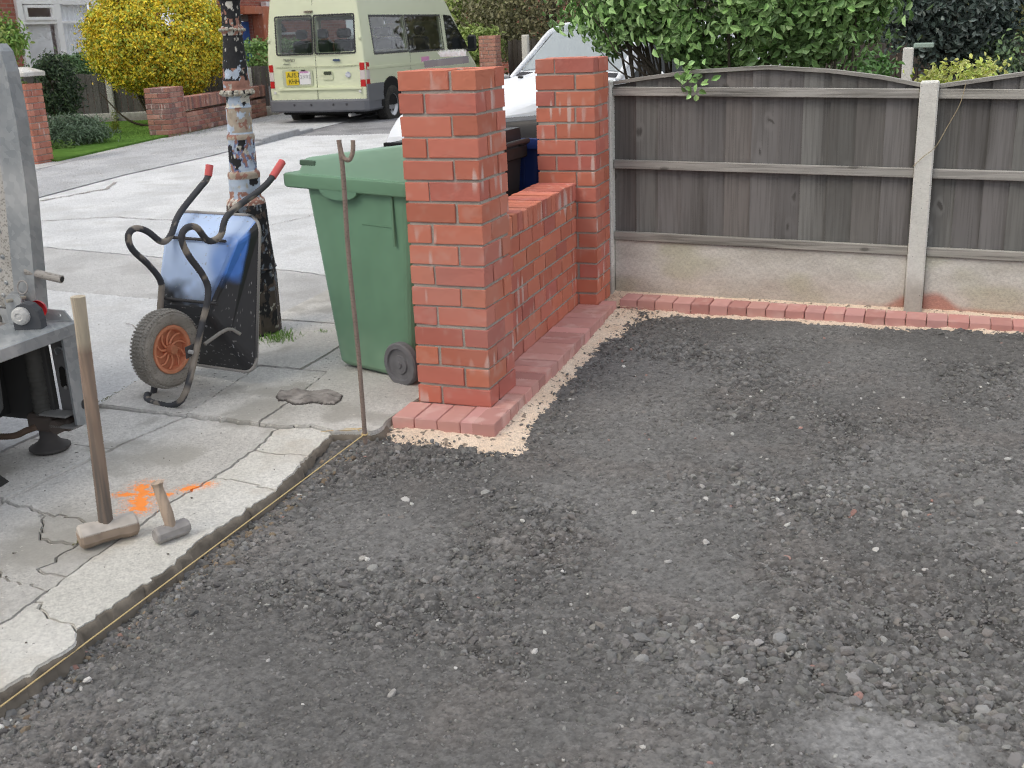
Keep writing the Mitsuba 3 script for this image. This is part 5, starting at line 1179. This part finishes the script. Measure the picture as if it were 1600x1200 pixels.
put("far_fence__gravel_board", cbox((*m0, .04), (fl, .05, .25), .01, rotz(fang)), "mat_post")
for q in ((-14.13, 14.80), (-11.61, 16.02), (-15.9, 13.96)):
    q = np.array(q) - .05 * np.array([-fd_[1], fd_[0]]); put("far_fence__post", cbox((q[0], q[1], .40), (.11, .10, 1.08), .01, rotz(fang)), "mat_post")
lab("far_fence", "grey board fence on pale concrete posts behind the opposite lawn", "fence")
# house with the bay window
HX = -17.0
put("brick_house__wall", cat(bx(HX - .3, HX, 9.0, 15.60, -.1, 5.5, .01), bx(HX - .3, HX, 18.3, 20.5, -.1, 5.5, .01), bx(HX - .3, HX, 15.6, 18.3, -.1, 1.08, .01), bx(HX - .3, HX, 15.6, 18.3, 2.62, 5.5, .01)), "mat_housebrick")
WH = (.93, .93, .93)
put("brick_house__window", cat(bx(HX - .05, HX + .06, 15.60, 15.76, 1.06, 2.45), bx(HX - .05, HX + .06, 16.72, 16.90, 1.06, 2.45), bx(HX - .05, HX + .06, 17.95, 18.3, 1.06, 2.45), bx(HX - .05, HX + .065, 15.60, 18.3, 2.40, 2.62), bx(HX - .05, HX + .065, 15.60, 18.3, 1.02, 1.09)), "mat_gloss", WH)
put("brick_house__window__transom", cat(bx(HX - .03, HX + .05, 15.77, 16.71, 1.98, 2.06), bx(HX - .03, HX + .05, 16.91, 17.94, 1.99, 2.04)), "mat_gloss", WH)
put("brick_house__window__sash", cat(bx(HX + .0, HX + .085, 15.80, 15.87, 2.06, 2.38), bx(HX + .0, HX + .085, 16.62, 16.69, 2.06, 2.38), bx(HX + .0, HX + .085, 15.871, 16.619, 2.06, 2.13), bx(HX + .0, HX + .085, 15.871, 16.619, 2.32, 2.38)), "mat_gloss", WH)
for y0, y1, z0, z1 in ((15.77, 16.71, 1.09, 1.98), (16.91, 17.94, 1.09, 1.99), (16.91, 17.94, 2.04, 2.40), (15.87, 16.62, 2.13, 2.32)):
    put("brick_house__window__pane", grid_mesh(np.array([[(HX + .02, y0, z0), (HX + .02, y0, z1)], [(HX + .02, y1, z0), (HX + .02, y1, z1)]])), "mat_pane")
for i in range(9):
    y = 15.80 + i * .098
    put("brick_house__window__blind", cbox((HX - .08, y, 1.53), (.075, .006, .9), .001, rotz(.9)), "mat_plain", (.85, .87, .9))
put("brick_house__window__curtain", grid_mesh(np.array([[(HX - .12 + .02 * math.sin(y * 40), y, z) for z in (1.05, 2.4)] for y in np.linspace(16.9, 17.95, 60)])), "mat_flat", (.85, .88, .92))
put("brick_house__window__room", cat(bx(HX - 1.2, HX - 1.1, 15.6, 18.3, 1.0, 2.6)), "mat_plain", (.4, .42, .44))
put("brick_house__roof", loft([[(HX + .4, y, 5.4), (HX - 4, y, 8.2), (HX - 8, y, 5.4)] for y in (8.5, 21)]), "mat_plain", (.16, .11, .09))
lab("brick_house", "red brick house with a white framed bay window at the far left", "house")
# house with the blue door
H2 = -18.0
put("brick_house_001__wall", cat(bx(H2 - .3, H2, 24.6, 25.35, -.1, 5.6, .01), bx(H2 - .3, H2, 26.12, 32, -.1, 5.6, .01), bx(H2 - .3, H2, 25.35, 26.12, 2.22, 5.6, .01)), "mat_housebrick")
put("brick_house_001__porch", cat(bx(H2 + .02, H2 + .4, 26.14, 26.62, -.1, 2.42, .01)), "mat_brick", (.52, .19, .11))
put("brick_house_001__lintel", bx(H2 + .02, H2 + .4, 25.2, 26.13, 2.2, 2.42, .01), "mat_brick", (.52, .19, .11))
put("brick_house_001__door", bx(H2 - .15, H2 - .1, 25.36, 26.11, .0, 2.0, .01), "mat_gloss", (.045, .13, .40))
put("brick_house_001__door__fanlight", bx(H2 - .15, H2 - .1, 25.36, 26.11, 2.01, 2.2, .01), "mat_plain", (.25, .25, .26))
put("brick_house_001__fascia", bx(H2 + .05, H2 + .25, 26.63, 31, 2.40, 2.56, .01), "mat_gloss", (.75, .75, .77))
put("brick_house_001__sill", bx(H2 + .02, H2 + .2, 26.75, 29, 1.58, 1.66, .01), "mat_gloss", (.75, .75, .78))
put("brick_house_001__lean_to_roof", prism([(26.65, 2.40), (26.9, 2.40), (27.7, 1.70), (27.5, 1.66)], .12, (H2 + .12, 0, 0), (0, 1, 0), (0, 0, 1)), "mat_plain", (.05, .055, .06))
put("brick_house_001__roof", loft([[(H2 + .5, y, 5.4), (H2 - 4, y, 8.2), (H2 - 8, y, 5.4)] for y in (23.5, 32.5)]), "mat_plain", (.16, .11, .09))
lab("brick_house_001", "orange brick house with a bright blue door seen behind the lamp post", "house")
# pillar and gate wall up the street
brickbox("brick_pillar_004", (-8.62, 21.2), 0, .42, .36, -.1, 1.42, [(.50, .26, .20), (.45, .22, .17)], .0865, .24)
lab("brick_pillar_004", "pinkish brick pillar standing just right of the minibus", "pillar")
put("dark_fence__board", cat([bx(-8.15 + i * .12, -8.04 + i * .12, 21.9, 21.93, .0, 1.22 + .03 * (i % 2), .003) for i in range(70)]), "mat_wood", (.055, .048, .04)); labels["dark_fence__board"] = {"kind": "stuff"}
lab("dark_fence", "dark garden fence between the pinkish pillar and the white car", "fence")
k = put("white_post", cbox((-7.52, 21.4, .6), (.16, .12, 1.50), .02), "mat_plain", (.66, .65, .60)); lab(k, "white post against the dark fence just left of the white car", "post")

# ================================================================== PLANTS
YC = [(.78, .66, .06), (.84, .70, .07), (.70, .64, .08), (.50, .56, .09), (.34, .42, .07), (.74, .52, .05)]
bush("yellow_shrub", 52000, (-12.12, 13.95, 1.55), (1.30, 1.28, .98), .066, .036, YC, 1, nclump=620, spread=.07, shell=.76, stems=14, base=(-12.3, 13.75, -.05), stemr=.03)
lab("yellow_shrub", "rounded shrub covered in yellow blossom overhanging the garden wall", "shrub")
bush("dark_conifer", 3600, (-12.2, 11.2, .86), (.34, .34, .50), .07, .03, [(.055, .09, .05), (.075, .12, .055), (.04, .065, .04)], 2, nclump=60, spread=.14, shell=.6, stems=3, base=(-12.2, 11.2, -.05))
lab("dark_conifer", "small dark green conifer right of the capped brick pillar", "conifer")
bush("low_juniper", 3200, (-11.35, 10.45, .18), (.62, .45, .22), .10, .018, [(.19, .26, .17), (.23, .31, .21), (.14, .20, .13)], 3, nclump=60, spread=.16, shell=.5, stems=3, base=(-11.35, 10.45, -.05))
lab("low_juniper", "low spreading grey green juniper at the edge of the lawn", "shrub")
bush("small_conifer", 800, (-12.0, 12.25, .16), (.15, .15, .24), .05, .012, [(.24, .27, .04), (.18, .23, .04)], 4, nclump=26, spread=.2, shell=.4, stems=1, base=(-12.0, 12.25, -.05), stemr=.01, cut=lambda p: np.hypot(p[:, 0] + 12.0, p[:, 1] - 12.25) < .15 * np.clip((.45 - p[:, 2]) / .45, .05, 1))
lab("small_conifer", "tiny yellow green cone shaped conifer in front of the far fence", "conifer")
bush("weed_plant", 140, (-10.95, 9.75, .04), (.15, .15, .09), .07, .03, [(.16, .26, .07)], 5, nclump=10, spread=.3, stems=0)
lab("weed_plant", "little leafy green weed at the front edge of the lawn", "plant")
bush("green_shrub", 6500, (-11.62, 9.0, 1.40), (.68, .72, .66), .075, .037, [(.22, .38, .09), (.28, .44, .11), (.15, .26, .06), (.34, .42, .12)], 6, nclump=80, spread=.12, shell=.7, stems=6, base=(-11.6, 9.0, -.05))
lab("green_shrub", "bright green clipped shrub at the far left edge above the trailer ramp", "shrub")
bush("laurel_hedge", 4200, (-14.9, 15.4, .98), (1.7, .42, .34), .12, .045, [(.12, .22, .10), (.17, .29, .13), (.22, .34, .17)], 7, nclump=90, spread=.13, shell=.6, stems=5, base=(-14.9, 15.4, 0))
lab("laurel_hedge", "glossy green laurel behind the grey fence below the bay window", "hedge")
bush("leafy_hedge", 4200, (-12.2, 17.6, 1.02), (1.35, .5, .45), .09, .045, [(.22, .37, .12), (.17, .30, .10), (.28, .42, .16)], 8, nclump=80, spread=.13, shell=.6, stems=5, base=(-12.2, 17.6, 0))
lab("leafy_hedge", "fresh green leafy hedge between the lamp post and the minibus", "hedge")
# privet above the fence
PG = [(.21, .37, .13), (.27, .46, .16), (.33, .53, .20), (.15, .27, .09), (.38, .57, .25), (.13, .22, .08)]
def privcut(p):
    n_ = meshkit.fbm(p * 3.0, 3, 7)
    lo = np.interp(p[:, 0], [-.75, -.35, .05, .45, .9, 1.25, 1.7], [1.55, 1.42, 1.36, 1.20, 1.25, 1.14, 1.22])
    gap_ = (p[:, 0] < .02) & (p[:, 2] < 1.42) & (n_ > .40)
    return (p[:, 2] > lo - .08 + .14 * (n_ - .5)) & ~((n_ < .34) & (p[:, 1] < 3.0)) & ~gap_
rng_ = np.random.default_rng(90)
pp_, nn_ = bushpts(22000, (.42, 3.10, 1.74), (1.02, .52, .60), rng_, .62, 190, .095, privcut)
put("privet_bush__foliage", leaves(pp_, nn_, .062, .032, rng_, .45), "mat_leaf", leafcol(len(pp_), PG, rng_))
M = []
for i in range(40):
    b = np.array([rng_.uniform(-.15, 1.1), 3.15 + rng_.normal(0, .15), .6]); e = np.array([b[0] + rng_.normal(0, .16) + (b[0] - .45) * .25, 3.3 + rng_.normal(0, .2), rng_.uniform(1.6, 2.1)])
    M.append(tube([b, (b + e) / 2 + rng_.normal(0, .04, 3), e], [.013, .009, .004], 6, 4))
for i in range(16):
    e = np.array([rng_.uniform(-.55, -.05), 3.0 + rng_.normal(0, .15), rng_.uniform(1.38, 1.75)]); b = np.array([.0 + rng_.normal(0, .06), 3.05, 1.1])
    M.append(tube([b, b * .4 + e * .6 + rng_.normal(0, .03, 3), e], [.008, .005, .002], 5, 4))
put("privet_bush__stem", cat(M), "mat_grit", (.11, .095, .075)); labels["privet_bush__stem"] = {"kind": "stuff"}; labels["privet_bush__drooping_sprig"] = {"kind": "stuff"}
pp_ = np.array([(.36, 2.13, 1.20), (.40, 2.12, 1.15), (.33, 2.13, 1.13), (.42, 2.12, 1.10), (.38, 2.12, 1.17)]); pp_ = np.vstack([pp_ + rng_.normal(0, .035, pp_.shape) for _ in range(7)]); pp_[:, 1] = np.minimum(pp_[:, 1], 2.15); pp_[:, 2] += .055; pp_[:, 0] += .02
put("privet_bush__drooping_sprig", leaves(pp_, np.tile([0, -1, .5], (len(pp_), 1)), .05, .028, rng_, .6), "mat_leaf", leafcol(len(pp_), PG, rng_))
lab("privet_bush", "big green privet bush spilling over the top of the fence", "bush")
bush("holly_tree", 11000, (1.72, 9.55, 1.75), (.86, .7, .78), .075, .042, [(.06, .09, .078), (.085, .12, .105), (.045, .065, .058), (.15, .19, .18)], 10, nclump=150, spread=.11, shell=.55, stems=0)
put("holly_tree__trunk", tube([(1.72, 9.4, -.1), (1.70, 9.4, .7), (1.74, 9.45, 1.6)], [.07, .055, .03], 10, 5), "mat_grit", (.13, .12, .09), True)
lab("holly_tree", "dark glossy holly tree with a bare trunk behind the right hand fence", "tree")
bush("golden_shrub", 700, (1.76, 4.2, 1.06), (.26, .22, .13), .042, .022, [(.62, .70, .20), (.52, .64, .18), (.66, .68, .24), (.58, .60, .22)], 11, nclump=30, spread=.2, shell=.5, stems=5, base=(1.76, 4.2, .3), stemr=.008)
lab("golden_shrub", "yellow green shrub tips showing above the pale concrete fence post", "shrub")
bush("evergreen_bush", 4200, (2.62, 9.2, .95), (.60, .5, .40), .07, .035, [(.12, .18, .12), (.16, .24, .15), (.09, .12, .09), (.22, .33, .15)], 12, nclump=60, spread=.15, shell=.55, stems=3, base=(2.6, 9.2, -.1))
lab("evergreen_bush", "grey green bush low at the right edge beyond the fence", "bush")
bush("brown_conifer", 5000, (2.55, 14.2, 1.9), (.62, .6, 1.5), .09, .03, [(.20, .21, .08), (.16, .17, .065), (.24, .24, .10)], 13, nclump=110, spread=.13, shell=.6, stems=2, base=(2.55, 14.2, -.1))
lab("brown_conifer", "tall olive brown conifer at the upper right corner", "conifer")
bush("fern_clump", 420, (1.16, 4.9, 1.04), (.20, .18, .16), .06, .03, [(.10, .22, .06), (.14, .28, .10)], 14, nclump=20, spread=.25, stems=3, base=(1.16, 4.9, .2), stemr=.006)
lab("fern_clump", "pale green leaves beside the privet, left of the wooden post", "plant")
k = put("garden_post", cbox((1.33, 8.1, .5), (.10, .10, 1.34), .01), "mat_post"); lab(k, "grey garden post beside the holly tree beyond the fence", "post")
k = put("garden_rail", cbox((1.47, 8.12, 1.185), (.19, .06, .05), .01), "mat_plain", (.32, .42, .37)); lab(k, "pale green rail end on the grey garden post", "rail")
put("back_fence__board", cat([bx(-2.0 + i * .13, -1.88 + i * .13, 11.2, 11.22, -.1, 1.15, .003) for i in range(62)]), "mat_wood", (.075, .06, .052)); labels["back_fence__board"] = {"kind": "stuff"}
lab("back_fence", "dark board fence at the back of the neighbour's garden", "fence")
# trees closing the street
TC = {"olive_tree": [(.24, .24, .13), (.20, .20, .11), (.29, .28, .16)], "lime_tree": [(.32, .42, .12), (.25, .34, .10), (.38, .47, .16)], "dark_tree": [(.10, .13, .06), (.14, .17, .08), (.08, .10, .055)]}
def tree(name, c, r, N, seed, label, L=.16):
    key, i = name, 1
    while f"{key}__crown" in scene: key = f"{name}_{i:03d}"; i += 1
    rng = np.random.default_rng(seed)
    p, n = bushpts(N, c, r, rng, .55, 150, .13); put(f"{key}__crown", leaves(p, n, L, L * .5, rng), "mat_leaf", leafcol(len(p), TC[name], rng))
    b = np.array([c[0], c[1], -.2])
    put(f"{key}__trunk", cat(tube([b, b + [.05, 0, c[2] * .5], np.array(c) + [0, 0, r[2] * .2]], [.16, .12, .05], 9, 5), *[tube([b + [0, 0, c[2] * .6], np.array(c) + rng.normal(size=3) * np.array(r) * .5], [.06, .02], 6, 1) for _ in range(7)]), "mat_grit", (.13, .11, .09))
    lab(key, label, "tree")
tree("olive_tree", (-9.2, 28.5, 2.2), (2.6, 1.8, 2.0), 9000, 20, "dull olive tree rising behind the white car's roof")
tree("olive_tree", (-5.6, 26, 2.6), (2.2, 1.6, 2.2), 8000, 21, "olive tree partly behind the left side of the privet")
tree("lime_tree", (-12.0, 29.5, 1.7), (1.3, 1.3, 1.15), 5000, 22, "light green tree just right of the minibus roof")
tree("lime_tree", (-10.6, 25.5, 1.0), (.8, .8, .55), 2600, 26, "small light green tree low behind the minibus mirror")
tree("dark_tree", (-1.5, 20, 2.6), (3.0, 1.8, 2.4), 9000, 23, "dark tree behind the middle of the privet")
tree("dark_tree", (1.2, 17.5, 2.4), (2.4, 1.4, 2.3), 9000, 24, "dark tree behind the holly tree")
tree("dark_tree", (4.6, 17.5, 2.4), (2.4, 1.4, 2.5), 8000, 25, "dark tree at the upper right behind the olive conifer")
put("far_house__wall", bx(-17, -11.8, 36, 42, -.1, 3.4, .02), "mat_housebrick")
put("far_house__roof", loft([[(x, 35.7, 3.4), (x, 39, 5.8), (x, 42.3, 3.4)] for x in (-17.3, -11.5)]), "mat_plain", (.26, .20, .18))
lab("far_house", "distant house with a brownish roof above the minibus", "house")
for k_m in [k for k in scene if k.startswith("mat_") and k not in ("mat_pane", "mat_tint", "mat_leaf", "mat_flat", "mat_tray")]:
    scene[k_m] = {"type": "twosided", "a": scene[k_m]}
for g, ks in (("new brick gate pillars", ("brick_pillar", "brick_pillar_001")), ("wheelie bins beside the brick wall", ("wheelie_bin", "wheelie_bin_001", "wheelie_bin_002")),
              ("concrete posts of the driveway fence", ("concrete_post", "concrete_post_001")), ("panels of the driveway fence", ("fence_panel", "fence_panel_001")),
              ("gravel boards under the driveway fence", ("gravel_board", "gravel_board_001")), ("red block edgings", ("block_edging", "block_edging_001")),
              ("grass tufts on the pavement", ("grass_tuft", "grass_tuft_001")), ("olive trees up the street", ("olive_tree", "olive_tree_001")),
              ("lime green trees up the street", ("lime_tree", "lime_tree_001")), ("dark trees beyond the fence", ("dark_tree", "dark_tree_001", "dark_tree_002")),
              ("old brick pillars across the street", ("brick_pillar_002", "brick_pillar_003", "brick_pillar_004")), ("houses across the street", ("brick_house", "brick_house_001"))):
    for k in ks: labels[k]["group"] = g
